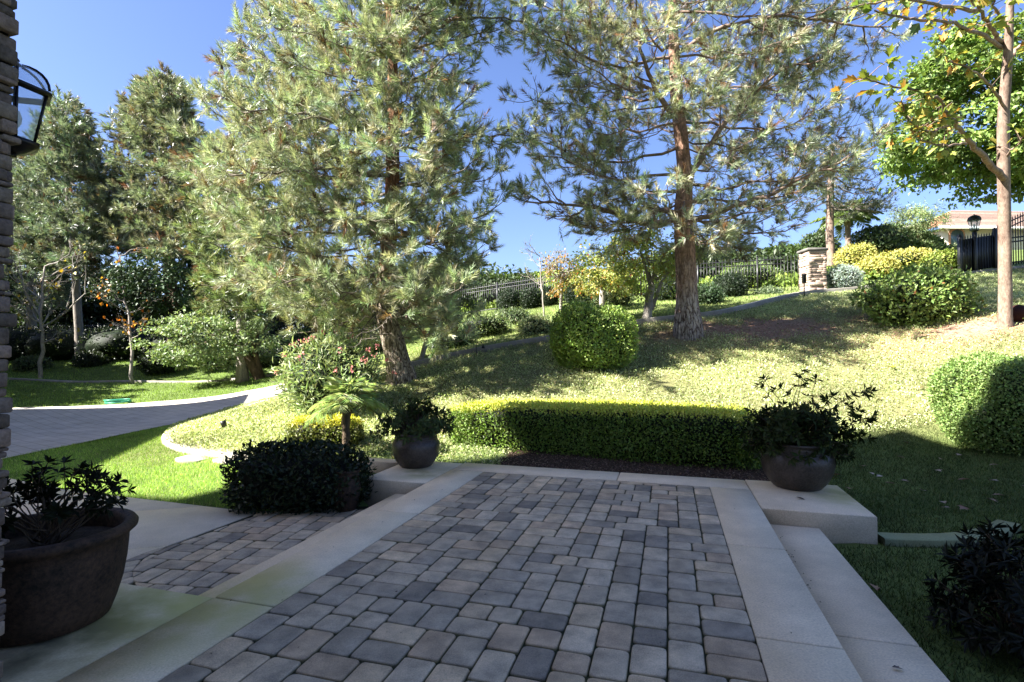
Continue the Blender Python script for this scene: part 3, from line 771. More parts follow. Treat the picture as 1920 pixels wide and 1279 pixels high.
def shrub(name, label, cat, c, rad, n, size, color, mat='leaf', p=2.0, asp=.55, lumpy=.10, seed=None, group=None, core=(.012, .02, .008), top=None, cut=-.9, rz=0.0, loose=.12, stem=None, tipc=None, yellow=None):
    """clipped or loose bush: leaves over a lumpy superellipsoid body, dark filler body inside"""
    seed = seed or rng.integers(1e6)
    root = thing(name, label, cat, (c[0], c[1], c[2] - rad[2]), group)
    rad = np.array(rad, float); c = np.array(c, float)
    def surf(D):
        q = (np.abs(D) ** p).sum(1) ** (-1 / p)
        return D * q[:, None] * (1 + lumpy * lump(D, seed))[:, None] * rad
    D = rvec(int(n * 1.25)); D = norm(D * (rad ** -.0) * (1 / np.maximum((np.abs(D) ** p).sum(1, keepdims=True) ** (1 / p), .1)) ** 0)
    # even out the area density on stretched bodies
    wgt = np.linalg.norm(np.cross(D, D * rad), axis=1) * 0 + (rad.prod() * np.linalg.norm(D / rad, axis=1)); D = D[rnd(len(D)) < wgt / np.quantile(wgt, .93)]
    D = D[D[:, 2] > cut]
    S = surf(D)
    G = norm(np.sign(D) * np.abs(S / rad) ** (p - 1) / rad)
    t = rnd(len(D), 1) ** 2 * loose
    P = S * (1 - t) + G * rng.normal(size=(len(D), 1)) * size * .5
    cr, sr = math.cos(rz), math.sin(rz); R = np.array(((cr, -sr, 0), (sr, cr, 0), (0, 0, 1)))
    P = P @ R.T; G = G @ R.T
    d = norm(rvec(len(P)) + G * .8 + np.array((0, 0, .35)))
    nr = norm(G + .8 * rvec(len(P)))
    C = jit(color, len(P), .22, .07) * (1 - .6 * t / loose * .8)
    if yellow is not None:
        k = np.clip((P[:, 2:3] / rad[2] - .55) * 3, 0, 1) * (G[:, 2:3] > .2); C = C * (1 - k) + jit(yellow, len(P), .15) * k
    if tipc is not None:
        k = (rnd(len(P), 1) < tipc[1]); C = np.where(k, jit(tipc[0], len(P)), C)
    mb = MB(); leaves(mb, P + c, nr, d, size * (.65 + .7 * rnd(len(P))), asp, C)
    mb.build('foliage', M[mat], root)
    # dark filler body added against see-through, rough so that it never shows as a smooth shell
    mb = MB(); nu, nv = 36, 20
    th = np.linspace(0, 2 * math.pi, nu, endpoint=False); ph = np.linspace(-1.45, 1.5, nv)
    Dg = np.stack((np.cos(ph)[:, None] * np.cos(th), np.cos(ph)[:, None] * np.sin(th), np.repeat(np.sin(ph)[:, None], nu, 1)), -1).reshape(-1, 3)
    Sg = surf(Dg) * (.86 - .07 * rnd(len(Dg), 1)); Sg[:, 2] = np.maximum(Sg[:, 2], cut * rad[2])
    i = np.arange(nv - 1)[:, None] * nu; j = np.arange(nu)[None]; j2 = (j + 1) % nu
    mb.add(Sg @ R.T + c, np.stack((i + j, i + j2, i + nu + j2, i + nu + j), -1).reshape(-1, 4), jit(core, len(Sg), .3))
    mb.build('dark_core', M['dull'], root)
    mb = MB(); gzv = c[2] - rad[2] * 1.0
    for k in range(stem or 1):
        mb = MB()
        a = rng.random() * 6.28; b = c + np.array((math.cos(a) * rad[0] * .15, math.sin(a) * rad[1] * .15, -rad[2] - .12)); e = c + np.array((math.cos(a) * rad[0] * .4, math.sin(a) * rad[1] * .4, -rad[2] * .2))
        mb.tube(np.linspace(b, e, 4), [.03, .025, .02, .015], 5); mb.build('stem', M['barkD'], root)
    return root

def bent(p0, p1, n, sag=0.0, wob=.05, up=0.0):
    """a wavering path between two points"""
    t = np.linspace(0, 1, n)[:, None]; L_ = np.linalg.norm(p1 - p0)
    P = p0 + (p1 - p0) * t
    P[:, 2:] += -sag * L_ * np.sin(t * math.pi) + up * L_ * (t ** 2 - t)
    w_ = np.cumsum(rng.normal(size=(n, 3)), 0); w_ -= w_[0]; w_ -= t * w_[-1]
    return P + w_ * wob * L_ / math.sqrt(n)

def extend_limb(tw, SH, path, r0, spread, dens, shoot, flat=.35, start=.22, depth=0):
    """side twigs and shoots along one limb"""
    n = len(path); seg = np.diff(path, axis=0); L_ = np.linalg.norm(seg, axis=1).sum()
    tw.tube(path, np.linspace(r0, max(r0 * .22, .006), n), 6 if r0 > .03 else 4, cap=False)
    k = max(3, int(L_ * dens))
    side = 1
    for q in range(k):
        t = start + (1 - start) * (q + rng.random()) / k; t = min(t, .995)
        i = min(int(t * (n - 1)), n - 2); f = t * (n - 1) - i
        b = path[i] * (1 - f) + path[i + 1] * f; d = norm(seg[i])
        side = -side; a = math.radians(rng.uniform(30, 70)) * side
        lat = norm(np.cross(d, (0, 0, 1)) + 1e-6); upv = np.cross(lat, d)
        tilt = rng.normal() * flat
        dd = norm(d * math.cos(a) + (lat * math.cos(tilt) + upv * math.sin(tilt)) * math.sin(a) * 1.0 + np.array((0, 0, .12)))
        ln = L_ * spread * (1.05 - .6 * t) * rng.uniform(.6, 1.25)
        ln = min(ln, 2.2)
        if depth == 0 and ln > .55:
            p = bent(b, b + dd * ln, 6, sag=.04, wob=.05, up=.25)
            extend_limb(tw, SH, p, r0 * .35, .42, 5.2, shoot, .8, .15, 1)
        else:
            ln = max(.16, min(ln, .45)); e = b + dd * ln + np.array((0, 0, ln * .15))
            tw.tube(np.array((b, (b + e) / 2 + rng.normal(size=3) * .01, e)), [.007, .006, .004], 3, cap=False)
            for z in range(shoot):
                u_ = .7 + .3 * rng.random(); s = norm(dd + .6 * rng.normal(size=3) + np.array((0, 0, .35)))
                SH.append((b + (e - b) * u_, s))
    e = path[-1]; d = norm(seg[-1])
    for z in range(3): SH.append((e, norm(d + .35 * rng.normal(size=3) + np.array((0, 0, .3)))))

def pine(name, label, trunk, trad, limbs, auto, mat, colr, group=None, need=.13, nd=20, w=.011, shoot=2, dens=3.2, brown=.05, slen=.22, cull=True, flare=1.35, keep=None, sides=28, color_by=None, gap=-.95, gapk=2.4):
    """trunk: world points; limbs: explicit (points, radius); auto: list of (height fraction, tip point, radius)"""
    root = thing(name, label, 'tree', trunk[0], group)
    t = np.linspace(0, 1, len(trunk)); tt = np.linspace(0, 1, 46); T = np.column_stack([np.interp(tt, t, trunk[:, k]) for k in range(3)])
    for _ in range(3): T[1:-1] = (T[:-2] + 2 * T[1:-1] + T[2:]) / 4
    R = np.interp(tt, np.linspace(0, 1, len(trad)), trad); R[:4] *= np.linspace(flare, 1.05, 4)
    T[0, 2] -= .25
    mb = MB(); mb.tube(T, R, sides, rough=.09, lobes=7); mb.build('trunk', mat, root, smooth=True)
    tw = MB(); SH = []
    for (pts, r) in limbs:
        pts = np.array(pts, float); k = max(8, len(pts) * 3); s = np.linspace(0, 1, len(pts)); q = np.linspace(0, 1, k)
        P = np.column_stack([np.interp(q, s, pts[:, z]) for z in range(3)])
        for _ in range(2): P[1:-1] = (P[:-2] + 2 * P[1:-1] + P[2:]) / 4
        P[1:-1] += rng.normal(size=(k - 2, 3)) * .025
        extend_limb(tw, SH, P, r, .34, dens, shoot)
    for (h, tip, r) in auto:
        z = T[0, 2] + .25 + h * (T[-1, 2] - T[0, 2] - .25); i = np.argmin(np.abs(T[:, 2] - z)); b = T[i]
        p = bent(b, np.array(tip, float), 10, sag=.05, wob=.06, up=.18)
        extend_limb(tw, SH, p, r, .36, dens, shoot)
    tw.build('branches', M['twig'] if mat != M['barkR'] else M['barkP'], root, smooth=True)
    P = np.array([s[0] for s in SH]); D = norm(np.array([s[1] for s in SH]))
    # the crown is not closed: drop shoots in irregular pockets so that sky shows through
    r3 = np.random.default_rng(len(SH)); v3 = 0
    for _ in range(10): v3 = v3 + np.sin(P @ (norm(r3.normal(size=3)) * gapk * (1 + r3.random())) + r3.random() * 6.28)
    k = v3 / 10 * 2.2 + .25 * rng.normal(size=len(P)) > gap; P, D = P[k], D[k]
    if keep is not None:
        k = keep(P); P, D = P[k], D[k]
    n = len(P); C = jit(colr, n, .25, .08)
    old = rnd(n) < brown; C[old] = jit((.20, .12, .06), int(old.sum()), .25)
    mb = MB(); needles(mb, P, D, slen * (.6 + .8 * rnd(n)), nd, need, w, C); mb.build('crown', M['needle'], root)
    if need < .2:      # old dark cones sitting on the twigs
        mb = MB()
        for q in rng.choice(n, 70, replace=False):
            p = P[q] - (0, 0, .03); mb.lathe([(.002, -.05), (.024, -.03), (.03, 0), (.022, .03), (.004, .055)], p, 7)
        mb.build('cones', M['eave'], root)['kind'] = 'stuff'
    return root

def envelope_limbs(trunk_fn, rows, n, Y0, dep, rad, zr=None, seedang=0):
    """limb tips spread through an outline given in the photo: rows = (py, px left, px right)"""
    out = []; rows = np.array(rows, float); a = seedang
    for k in range(n):
        f = (k + rng.random()) / n; py = rows[0, 0] + f * (rows[-1, 0] - rows[0, 0])
        l, r = np.interp(py, rows[:, 0], rows[:, 1]), np.interp(py, rows[:, 0], rows[:, 2]); cx = trunk_fn(py)
        a += 2.4; ca, sa = math.cos(a), math.sin(a)
        ext = ((r - cx) if ca > 0 else (cx - l)) * rng.uniform(.82, 1.0)
        dpt = dep * rng.uniform(.75, 1.0)
        Y = Y0 + sa * dpt; px = cx + (math.copysign(abs(ca), ca)) * ext
        tip = at(px, py, Y)
        out.append((py, tip))
    return out

def broadleaf(name, label, trunk, trad, c, rad, nclump, per, size, color, mat='leaf', bark='barkD', group=None, flat=.5, cr=.5, asp=.6, seed=None, hollow=.35, extra=None, limbs=8, tipc=None, cat='tree', outline=None, dark=None):
    """trunk and limbs, crown of many leaf clumps spread through an uneven volume"""
    root = thing(name, label, cat, trunk[0], group); seed = seed or int(rng.integers(1e6))
    trunk = np.array(trunk, float).copy(); trunk[0, 2] -= .2
    s = np.linspace(0, 1, len(trunk)); q = np.linspace(0, 1, 14); T = np.column_stack([np.interp(q, s, trunk[:, z]) for z in range(3)])
    for _ in range(2): T[1:-1] = (T[:-2] + 2 * T[1:-1] + T[2:]) / 4
    mb = MB(); mb.tube(T, np.interp(q, np.linspace(0, 1, len(trad)), trad), 12, rough=.06, lobes=4)
    c = np.array(c, float); rad = np.array(rad, float)
    D = rvec(nclump); r = hollow + (1 - hollow) * rnd(nclump, 1) ** .6
    K = c + D * r * rad * (1 + .22 * lump(D, seed, 3.5))[:, None]
    for pts, r0 in (extra or []):
        mb.tube(np.array(pts), np.linspace(r0, r0 * .4, len(pts)), 8)
    for k in rng.choice(nclump, min(limbs, nclump), replace=False):
        b = T[rng.integers(len(T) * 2 // 3, len(T))]; mb.tube(bent(b, K[k], 7, wob=.1, sag=-.05), np.linspace(trad[-1] * .6, .012, 7), 6, cap=False)
    for k in range(nclump):
        if k % 2 == 0: mb.tube(bent(c + (K[k] - c) * .45, K[k], 4, wob=.08), [.014, .011, .008, .005], 3, cap=False)
    mb.build('trunk', M[bark], root, smooth=True)
    n = nclump * per
    cl = np.repeat(np.arange(nclump), per); g3 = rvec(n) * rnd(n, 1) ** .5 * cr * np.array((1, 1, flat)) * (.6 + .8 * rnd(nclump, 1))[cl]
    P = K[cl] + g3
    nr = norm(np.array((0, 0, 1.)) + .75 * rvec(n) + .4 * norm(P - c)); d = norm(rvec(n) + norm(P - c) * .6 - np.array((0, 0, .2)))
    tone = (1 + .22 * rng.normal(size=(nclump, 1)))[cl]
    C = jit(color, n, .18, .07) * tone
    if tipc is not None:
        for colr, frac in tipc:
            k = rnd(n) < frac; C[k] = jit(colr, int(k.sum()), .15)
    mb = MB(); leaves(mb, P, nr, d, size * (.6 + .8 * rnd(n)), asp, np.clip(C, .004, .9)); mb.build('crown', M[mat], root)
    return root

def whorl_plant(mb, ms, c, tips, leaf, color, nleaf=9, asp=.3, stemr=.006, levels=3, droop=.2):
    """azalea-like: stems to each tip, rosettes of narrow leaves at the tip and below it"""
    for tp in tips:
        p = bent(np.array(c, float) + rng.normal(size=3) * .03, np.array(tp, float), 6, wob=.08, sag=-.08)
        ms.tube(p, np.linspace(stemr, stemr * .5, 6), 4, cap=False)
        d = norm(p[-1] - p[-2])
        for lv in range(levels):
            b = p[-1] - d * lv * leaf * .75 + rng.normal(size=3) * leaf * (.0 if lv == 0 else .3)
            n = nleaf; r = rvec(n); r = norm(r - (r @ d)[:, None] * d); a = (.5 + .9 * rnd(n, 1)) if lv == 0 else (.9 + .6 * rnd(n, 1))
            D = norm(d * np.cos(a) + r * np.sin(a)); D[:, 2] -= droop * rnd(n)
            nr = norm(np.tile(d, (n, 1)) + .3 * rvec(n))
            leaves(mb, np.tile(b, (n, 1)), nr, D, leaf * (.7 + .5 * rnd(n)), asp, jit(color, n, .2, .08), .3, .12)

def scatter(poly, n, cone=True):
    p = np.array(poly); lo, hi = p.min(0), p.max(0); P = lo + rnd(int(n * 2.2), 2) * (hi - lo)
    k = pip(poly, P[:, 0], P[:, 1])
    if cone: k &= (np.abs(P[:, 0]) < P[:, 1] * 1.0 + .6) & (P[:, 1] > 1.5)
    return P[k][:n]

def blades(mb, P, z, h, w, C, lean=.5):
    n = len(P); b = np.column_stack((P, z - .01)); a = rnd(n) * 6.28; s = np.column_stack((np.cos(a), np.sin(a), np.zeros(n))) * (w / 2) * (.6 + .8 * rnd(n, 1))
    d = norm(np.column_stack((rng.normal(size=(n, 2)) * lean, np.ones(n)))) * (h * (.5 + rnd(n)))[:, None]
    V = np.stack((b - s, b + s, b + d), 1).reshape(-1, 3)
    mb.add(V, np.arange(n * 3).reshape(-1, 3), np.repeat(C, 3, 0))
# ------------------------------------------------------------------ pines
NEED = (.36, .40, .25)
def zf(py, Y): return at(0, py, Y)[2]
def make_pine(name, label, Y0, tr, trad, rows, n, dep, mat, colr, limbs=(), first=540, lift=(10, 70), **kw):
    trunk = np.array([at(px, py, Y0) for px, py in tr]); base = trunk[0]
    base[2] = g(base[0], base[1]); tyr = [p[1] for p in tr][::-1]; txr = [p[0] for p in tr][::-1]
    fn = lambda py: np.interp(py, tyr, txr)
    auto = []
    for py, tip in envelope_limbs(fn, rows, n, Y0, dep, None, seedang=rng.random() * 6):
        ap = min(py + rng.uniform(*lift), first); z = zf(ap, Y0); h = (z - base[2]) / (trunk[-1, 2] - base[2])
        auto.append((min(max(h, .1), .99), tip, rng.uniform(.022, .045) * (1.25 if Y0 > 20 else 1)))
    return pine(name, label, trunk, trad, limbs, auto, mat, colr, **kw)
PL = lambda pts: [at(*p) for p in pts]

make_pine('pine_tree', 'large bushy pine with leaning furrowed trunk beside the pink oleander', 12.3,
          [(757, 718), (740, 650), (722, 590), (722, 520), (735, 400), (738, 190), (732, 0), (727, -180), (722, -330)], [.27, .25, .22, .19, .16, .13, .10, .06, .02],
          [(-320, 690, 770), (-150, 570, 850), (0, 470, 960), (100, 430, 915), (200, 375, 915), (300, 335, 940), (400, 345, 960), (500, 395, 940), (580, 470, 905), (655, 590, 860)], 100, 3.0,
          M['barkL'], NEED, first=545,
          limbs=[(PL([(738, 300, 12.3), (690, 255, 11.6), (620, 225, 11), (540, 210, 10.6), (450, 205, 10.4)]), .055),
                 (PL([(735, 330, 12.3), (680, 325, 11.5), (600, 312, 11), (500, 325, 10.6), (430, 330, 10.3)]), .05),
                 (PL([(735, 255, 12.3), (800, 245, 11.8), (860, 255, 11.5), (930, 250, 11.4), (985, 265, 11.3)]), .04),
                 (PL([(738, 120, 12.3), (800, 60, 12), (870, 35, 11.7), (960, 30, 11.4), (1000, 50, 11.2)]), .04),
                 (PL([(722, 520, 12.3), (650, 510, 11.3), (560, 520, 10.7), (500, 540, 10.4)]), .045),
                 (PL([(728, 450, 12.3), (800, 430, 11.4), (880, 440, 10.8)]), .04)],
          shoot=4, dens=3.2, nd=44, need=.16, w=.012, slen=.26, gap=-.95, brown=.07,
          keep=lambda P: ~((P[:, 2] < zf(585, 12.3)) & (np.abs(P[:, 0] - at(738, 640, 12.3)[0]) < .62) & (P[:, 1] < 12.6)))
make_pine('pine_tree', 'tall open pine with reddish peeling bark standing on the slope', 13.5,
          [(1291, 634), (1287, 540), (1283, 450), (1280, 405), (1285, 330), (1278, 260), (1268, 180), (1262, 60), (1260, -120), (1256, -320)], [.29, .26, .24, .23, .18, .165, .15, .12, .08, .02],
          [(-320, 1210, 1320), (-120, 1090, 1470), (0, 975, 1620), (100, 980, 1640), (200, 945, 1615), (300, 955, 1620), (370, 945, 1590), (430, 1010, 1510), (470, 1090, 1450)], 56, 3.2,
          M['barkR'], (.36, .385, .25), first=400, lift=(0, 50), brown=.12,
          limbs=[(PL([(1275, 413, 13.5), (1230, 417, 13.3), (1185, 416, 13.0), (1150, 402, 12.8), (1120, 388, 12.6), (1060, 385, 12.3), (985, 378, 12.0)]), .085),
                 (PL([(1278, 408, 13.5), (1240, 396, 13.6), (1212, 384, 13.7), (1180, 383, 13.8)]), .11),
                 (PL([(1295, 413, 13.5), (1350, 400, 13.2), (1400, 377, 12.9), (1450, 364, 12.7), (1500, 336, 12.4), (1560, 310, 12.2), (1640, 275, 12)]), .07),
                 (PL([(1288, 335, 13.5), (1320, 290, 13.3), (1350, 242, 13.1), (1385, 205, 13), (1420, 165, 12.9), (1470, 130, 12.8), (1540, 100, 12.6)]), .085),
                 (PL([(1272, 225, 13.5), (1237, 185, 13.2), (1217, 140, 13), (1200, 90, 12.8), (1187, 20, 12.6), (1170, -80, 12.4)]), .08),
                 (PL([(1264, 100, 13.5), (1330, 62, 13.2), (1400, 35, 12.9), (1480, 30, 12.6), (1600, 48, 12.2), (1670, 50, 12)]), .06),
                 (PL([(1298, 378, 13.6), (1360, 372, 14), (1450, 388, 14.4)]), .045),
                 (PL([(1225, 170, 13.1), (1140, 130, 12.7), (1060, 80, 12.4), (1000, 60, 12.2)]), .045)],
          shoot=4, dens=2.6, nd=42, need=.155, w=.012, slen=.26, gap=-.42)
for lab, Y, tr, trad, rows, n, colr in (
    ('grey green pine with forked pale trunk behind the bare white tree', 27, [(152, 640), (143, 540), (137, 470), (128, 380), (120, 260), (118, 190)], [.19, .18, .15, .11, .08, .03],
     [(180, 112, 130), (225, 85, 160), (270, 50, 190), (330, 20, 225), (420, 15, 235), (500, 30, 220)], 60, (.19, .235, .15)),
    ('tall dark pine with broad brown shaded crown left of the large pine', 26, [(330, 650), (318, 500), (310, 400), (306, 300), (305, 155)], [.3, .26, .2, .15, .03],
     [(140, 295, 320), (185, 240, 345), (225, 205, 360), (300, 180, 420), (380, 165, 450), (470, 180, 460)], 76, (.23, .26, .16)),
    ('slender green pine half hidden behind the large pine', 21.5, [(455, 690), (450, 500), (440, 350), (430, 240)], [.2, .17, .12, .03],
     [(250, 395, 460), (330, 350, 520), (420, 330, 560), (520, 350, 570), (590, 380, 560)], 46, (.20, .25, .11)),
    ('dense blue green pine close behind the stone porch pillar', 30, [(60, 640), (58, 500), (55, 400), (52, 300)], [.25, .2, .15, .03],
     [(290, 30, 80), (380, 0, 120), (480, -30, 140), (580, -20, 130)], 34, (.14, .18, .12)),
):
    make_pine('pine_tree', lab, Y, tr, trad, rows, n, 2.6, M['barkG'] if Y != 26 else M['barkL'], colr, first=560, lift=(0, 40), shoot=4, dens=2.8, nd=26, need=.26, w=.034, slen=.34, sides=12, gap=-.45, gapk=1.3)
make_pine('pine_tree', 'small distant pine with bare trunk behind the stone gate pier', 27, [(1558, 500), (1556, 420), (1557, 350), (1562, 270)], [.2, .18, .16, .04],
          [(262, 1530, 1590), (320, 1490, 1640), (370, 1475, 1685), (400, 1490, 1720)], 30, 2.4, M['barkP'], (.07, .085, .04), first=372, lift=(-30, 10), shoot=2, dens=2.6, nd=16, need=.2, w=.022, slen=.32, sides=12)

# ------------------------------------------------------------------ broadleaf trees
GA, GB = (.022, .036, .013), (.045, .07, .025)
for k, (px, py, Y, rx, rz, lab) in enumerate(((-420, 540, 17, 3.4, 3.6, 'unseen dark evergreen added for shade beside the driveway, beyond the left picture edge'), (-560, 480, 20, 4.2, 4.4, 'tall unseen evergreen added for shade at the left beyond the picture edge'), (-170, 520, 22, 2.6, 3.4, 'unseen evergreen added for shade behind the porch pillar'), (-330, 480, 25, 3.8, 4.8, 'tallest unseen evergreen added for shade at the left beyond the picture edge'))):  # unseen trees added to throw shade over the driveway and far lawn
    b = at(px, 640, Y); b[2] = g(b[0], b[1]); c = at(px, py, Y)
    broadleaf('evergreen_tree', lab, [b, (b + c) / 2, c], [.2, .15, .1], c, (rx, rx, rz), 170, 45, .34, GA, flat=.7, cr=.8, limbs=5)
for k, (px, py, Y, rx, rz, colr, lab) in enumerate((
    (70, 575, 35, 3.0, 2.6, GA, 'dark evergreen beyond the fence, first from the porch pillar'),
    (215, 560, 36, 2.6, 2.4, GA, 'dark evergreen beyond the fence behind the orange leaved tree'),
    (420, 545, 37, 3.4, 2.8, GB, 'dark evergreen beyond the fence, widest of its row'),
    (580, 585, 33, 3.6, 2.6, GB, 'mid green tree beyond the fence left of the large pine trunk'),
    (700, 560, 33, 3.4, 2.8, GB, 'mid green tree directly behind the large leaning pine'),
    (-30, 600, 35, 2.6, 2.6, GA, 'dark evergreen beyond the fence right behind the porch pillar'),
    (140, 600, 34, 2.2, 2.0, GA, 'low dark evergreen beyond the fence between the two bare trees'),
    (950, 535, 31, 1.5, .9, GB, 'low dark green tree on the ridge left of the fence'), (1330, 500, 29, 2.2, 1.0, GB, 'dark green tree on the ridge behind the tall open pine'), (1435, 495, 28, 1.6, .8, GB, 'dark green tree on the ridge left of the stone gate pier'),
    (840, 545, 32, 2.6, 2.0, (.06, .085, .03), 'light green tree beyond the fence right of the large pine trunk'))):
    b = at(px, 640, Y); b[2] = g(b[0], b[1]); c = at(px, py, Y)
    broadleaf('evergreen_tree', lab, [b, (b + c) / 2, c], [.2, .15, .1], c - (0, 0, .6), (rx * 1.25, 2.2, rz * 1.3), 190, 60, .26, colr, flat=.7, cr=.9, group='evergreens beyond the fence', limbs=5)
b = at(335, 700, 25); b[2] = g(b[0], b[1]); c = at(325, 548, 25)
broadleaf('magnolia_tree', 'dense dark green broadleaf tree behind the light spreading tree', [b, (b + c) / 2 + (.2, 0, 0), c], [.16, .13, .1], c, (2.5, 2.2, 1.9), 150, 90, .15, (.05, .085, .04), mat='glossy', flat=.7, cr=.5)
b = at(492, 722, 21.5); b[2] = g(b[0], b[1]); c = at(402, 638, 21.5)
broadleaf('spreading_tree', 'low spreading light green tree with two dark leaning trunks', [b, at(470, 680, 21.5), at(452, 650, 21.5), at(420, 630, 21.5)], [.2, .17, .14, .08], c, (3.3, 2.2, 1.15), 130, 90, .13, (.20, .26, .13), flat=.5, cr=.45, hollow=.25,
          extra=[([at(494, 722, 21.5), at(480, 670, 21.6), at(474, 640, 21.7), at(500, 610, 21.9)], .15)])
b = at(1212, 608, 16.2); b[2] = g(b[0], b[1]); c = at(1205, 485, 16.4)
broadleaf('strawberry_tree', 'small yellow green tree with red fruit left of the tall open pine', [b, at(1217, 560, 16.2), at(1222, 535, 16.2), at(1235, 490, 16.2)], [.15, .12, .1, .05], c, (1.95, 1.5, 1.15), 110, 70, .10, (.42, .47, .15), bark='barkW', flat=.7, cr=.38,
          extra=[([at(1221, 540, 16.2), at(1210, 500, 16.1), at(1200, 470, 16)], .07), ([at(1222, 580, 16.2), at(1240, 530, 16.4), at(1262, 500, 16.5)], .07)], tipc=[((.5, .08, .03), .012), ((.42, .28, .05), .05)])
b = at(1128, 560, 19); b[2] = g(b[0], b[1]); c = at(1135, 512, 19)
broadleaf('strawberry_tree', 'shorter orange tinged fruit tree left behind the red fruited one', [b, at(1130, 540, 19), c], [.12, .1, .06], c, (1.2, 1.1, .75), 50, 60, .10, (.28, .29, .09), bark='barkW', flat=.7, cr=.35, tipc=[((.55, .14, .04), .03), ((.5, .32, .06), .08)])
b = at(1052, 580, 21); b[2] = g(b[0], b[1]); c = at(1056, 512, 21)
broadleaf('autumn_tree', 'small sparse tree with yellow and orange autumn leaves by the fence', [b, at(1052, 560, 21), at(1054, 540, 21), c], [.07, .06, .05, .03], c, (.85, .8, .95), 55, 22, .11, (.30, .22, .06), bark='barkW', flat=.8, cr=.3, tipc=[((.4, .16, .04), .2), ((.12, .15, .05), .2)], limbs=30)
b = at(785, 678, 14.4); b[2] = g(b[0], b[1]); c = at(835, 570, 14.8)
broadleaf('olive_tree', 'slim pale leaning tree just right of the furrowed pine trunk', [b, at(797, 645, 14.4), at(810, 618, 14.5), c], [.07, .065, .055, .03], c, (.9, .8, .6), 45, 50, .08, (.13, .17, .07), bark='barkW', flat=.7, cr=.3)
b = at(2010, 560, 19); b[2] = g(b[0], b[1]); c = at(1905, 212, 19)
broadleaf('sweetgum_tree', 'big dense green tree overhanging the iron gate', [b, at(2000, 420, 19), at(1960, 250, 19)], [.3, .26, .15], c, (4.5, 3.2, 3.25), 420, 120, .17, (.17, .245, .065), flat=.34, cr=.6, hollow=.4, limbs=16)
b = at(1730, 520, 31); b[2] = g(b[0], b[1]); c = at(1716, 416, 31)
broadleaf('pepper_tree', 'feathery light green tree in front of the far house', [b, (b + c) / 2, c], [.12, .1, .06], c, (1.25, 1.2, 1.0), 60, 80, .2, (.26, .32, .15), flat=.8, cr=.5, asp=.16)

def bare_tree(name, label, base, top, rad, n, spread, leafc, nleaf, size, bark, group=None, extra=()):
    root = thing(name, label, 'tree', base, group); mb = MB(); tips = []
    T = bent(np.array(base) - (0, 0, .2), np.array(top), 12, wob=.03); mb.tube(T, np.linspace(rad, rad * .35, 12), 10)
    def br(p, d, L_, r, lv):
        e = p + d * L_; P = bent(p, e, 6, wob=.09, up=.15); mb.tube(P, np.linspace(r, r * .4, 6), 5, cap=False); tips.extend([P[-1], P[3], P[4]])
        if lv:
            for k in range(4):
                q = P[2 + k % 4]; br(q, norm(d + .75 * rvec(1)[0] + (0, 0, .25)), L_ * rng.uniform(.4, .65), r * .5, lv - 1)
    for k in range(n):
        i = rng.integers(4, 12); a = k * 2.4; br(T[i], norm(np.array((math.cos(a), math.sin(a) * .8, rng.uniform(.3, .9)))), spread * rng.uniform(.6, 1), rad * .38, 2)
    for p, q, r in extra: br(np.array(p), norm(np.array(q) - p), np.linalg.norm(np.array(q) - p), r, 1)
    mb.build('trunk', M[bark], root, smooth=True)
    tp = np.array(tips); k = rng.choice(len(tp), nleaf); P = tp[k] + rng.normal(size=(nleaf, 3)) * .08
    C = np.vstack([jit(c, 1, .2) for c in [leafc[rng.integers(len(leafc))] for _ in range(nleaf)]])
    mb = MB(); leaves(mb, P, rvec(nleaf), norm(rvec(nleaf) + (0, 0, -.6)), size * (.7 + .6 * rnd(nleaf)), .8, C); mb.build('leaves', M['leaf'], root)
    return root
b = at(76, 706, 23.3); b[2] = g(b[0], b[1])
bare_tree('bare_tree', 'nearly bare white barked tree with few yellow leaves', b, at(84, 500, 23.3), .09, 10, 1.5, [(.5, .36, .03), (.35, .3, .05)], 60, .16, 'barkW', extra=[(at(78, 600, 23.3), at(35, 510, 23), .05), (at(75, 615, 23.3), at(160, 550, 23), .045)])
b = at(252, 717, 22.6); b[2] = g(b[0], b[1])
bare_tree('bare_tree', 'thin grey tree with scattered orange leaves behind the far kerb', b, at(225, 480, 24), .075, 11, 1.25, [(.55, .15, .02), (.6, .22, .03), (.5, .3, .04)], 95, .15, 'barkG')
b = at(1020, 560, 20); b[2] = g(b[0], b[1])
bare_tree('bare_tree', 'leafless pale twiggy tree by the fence', b, at(1012, 480, 20), .04, 10, .8, [(.2, .18, .05)], 40, .08, 'barkW')

# young plane tree on the right, its big leaves reaching into the picture
b = at(1884, 598, 11.6); b[2] = g(b[0], b[1])
pl = thing('plane_tree', 'young plane tree with smooth pinkish trunk and large yellowing leaves', 'tree', b)
mb = MB()
tr = [b - (0, 0, .2), at(1885, 540, 11.5), at(1884, 440, 11.3), at(1882, 320, 11.0), at(1880, 230, 10.8), at(1886, 150, 10.6), at(1892, 80, 10.4), at(1894, 0, 10.2), at(1897, -160, 10)]
q = np.linspace(0, 1, 40); s = np.linspace(0, 1, len(tr)); T = np.column_stack([np.interp(q, s, np.array(tr)[:, z]) for z in range(3)])
for _ in range(3): T[1:-1] = (T[:-2] + 2 * T[1:-1] + T[2:]) / 4
mb.tube(T, np.interp(q, [0, .06, .5, 1], [.15, .12, .10, .045]), 16, rough=.05, lobes=3)
mb.build('trunk', M['barkP'], pl, smooth=True)
mb = MB(); LP = []
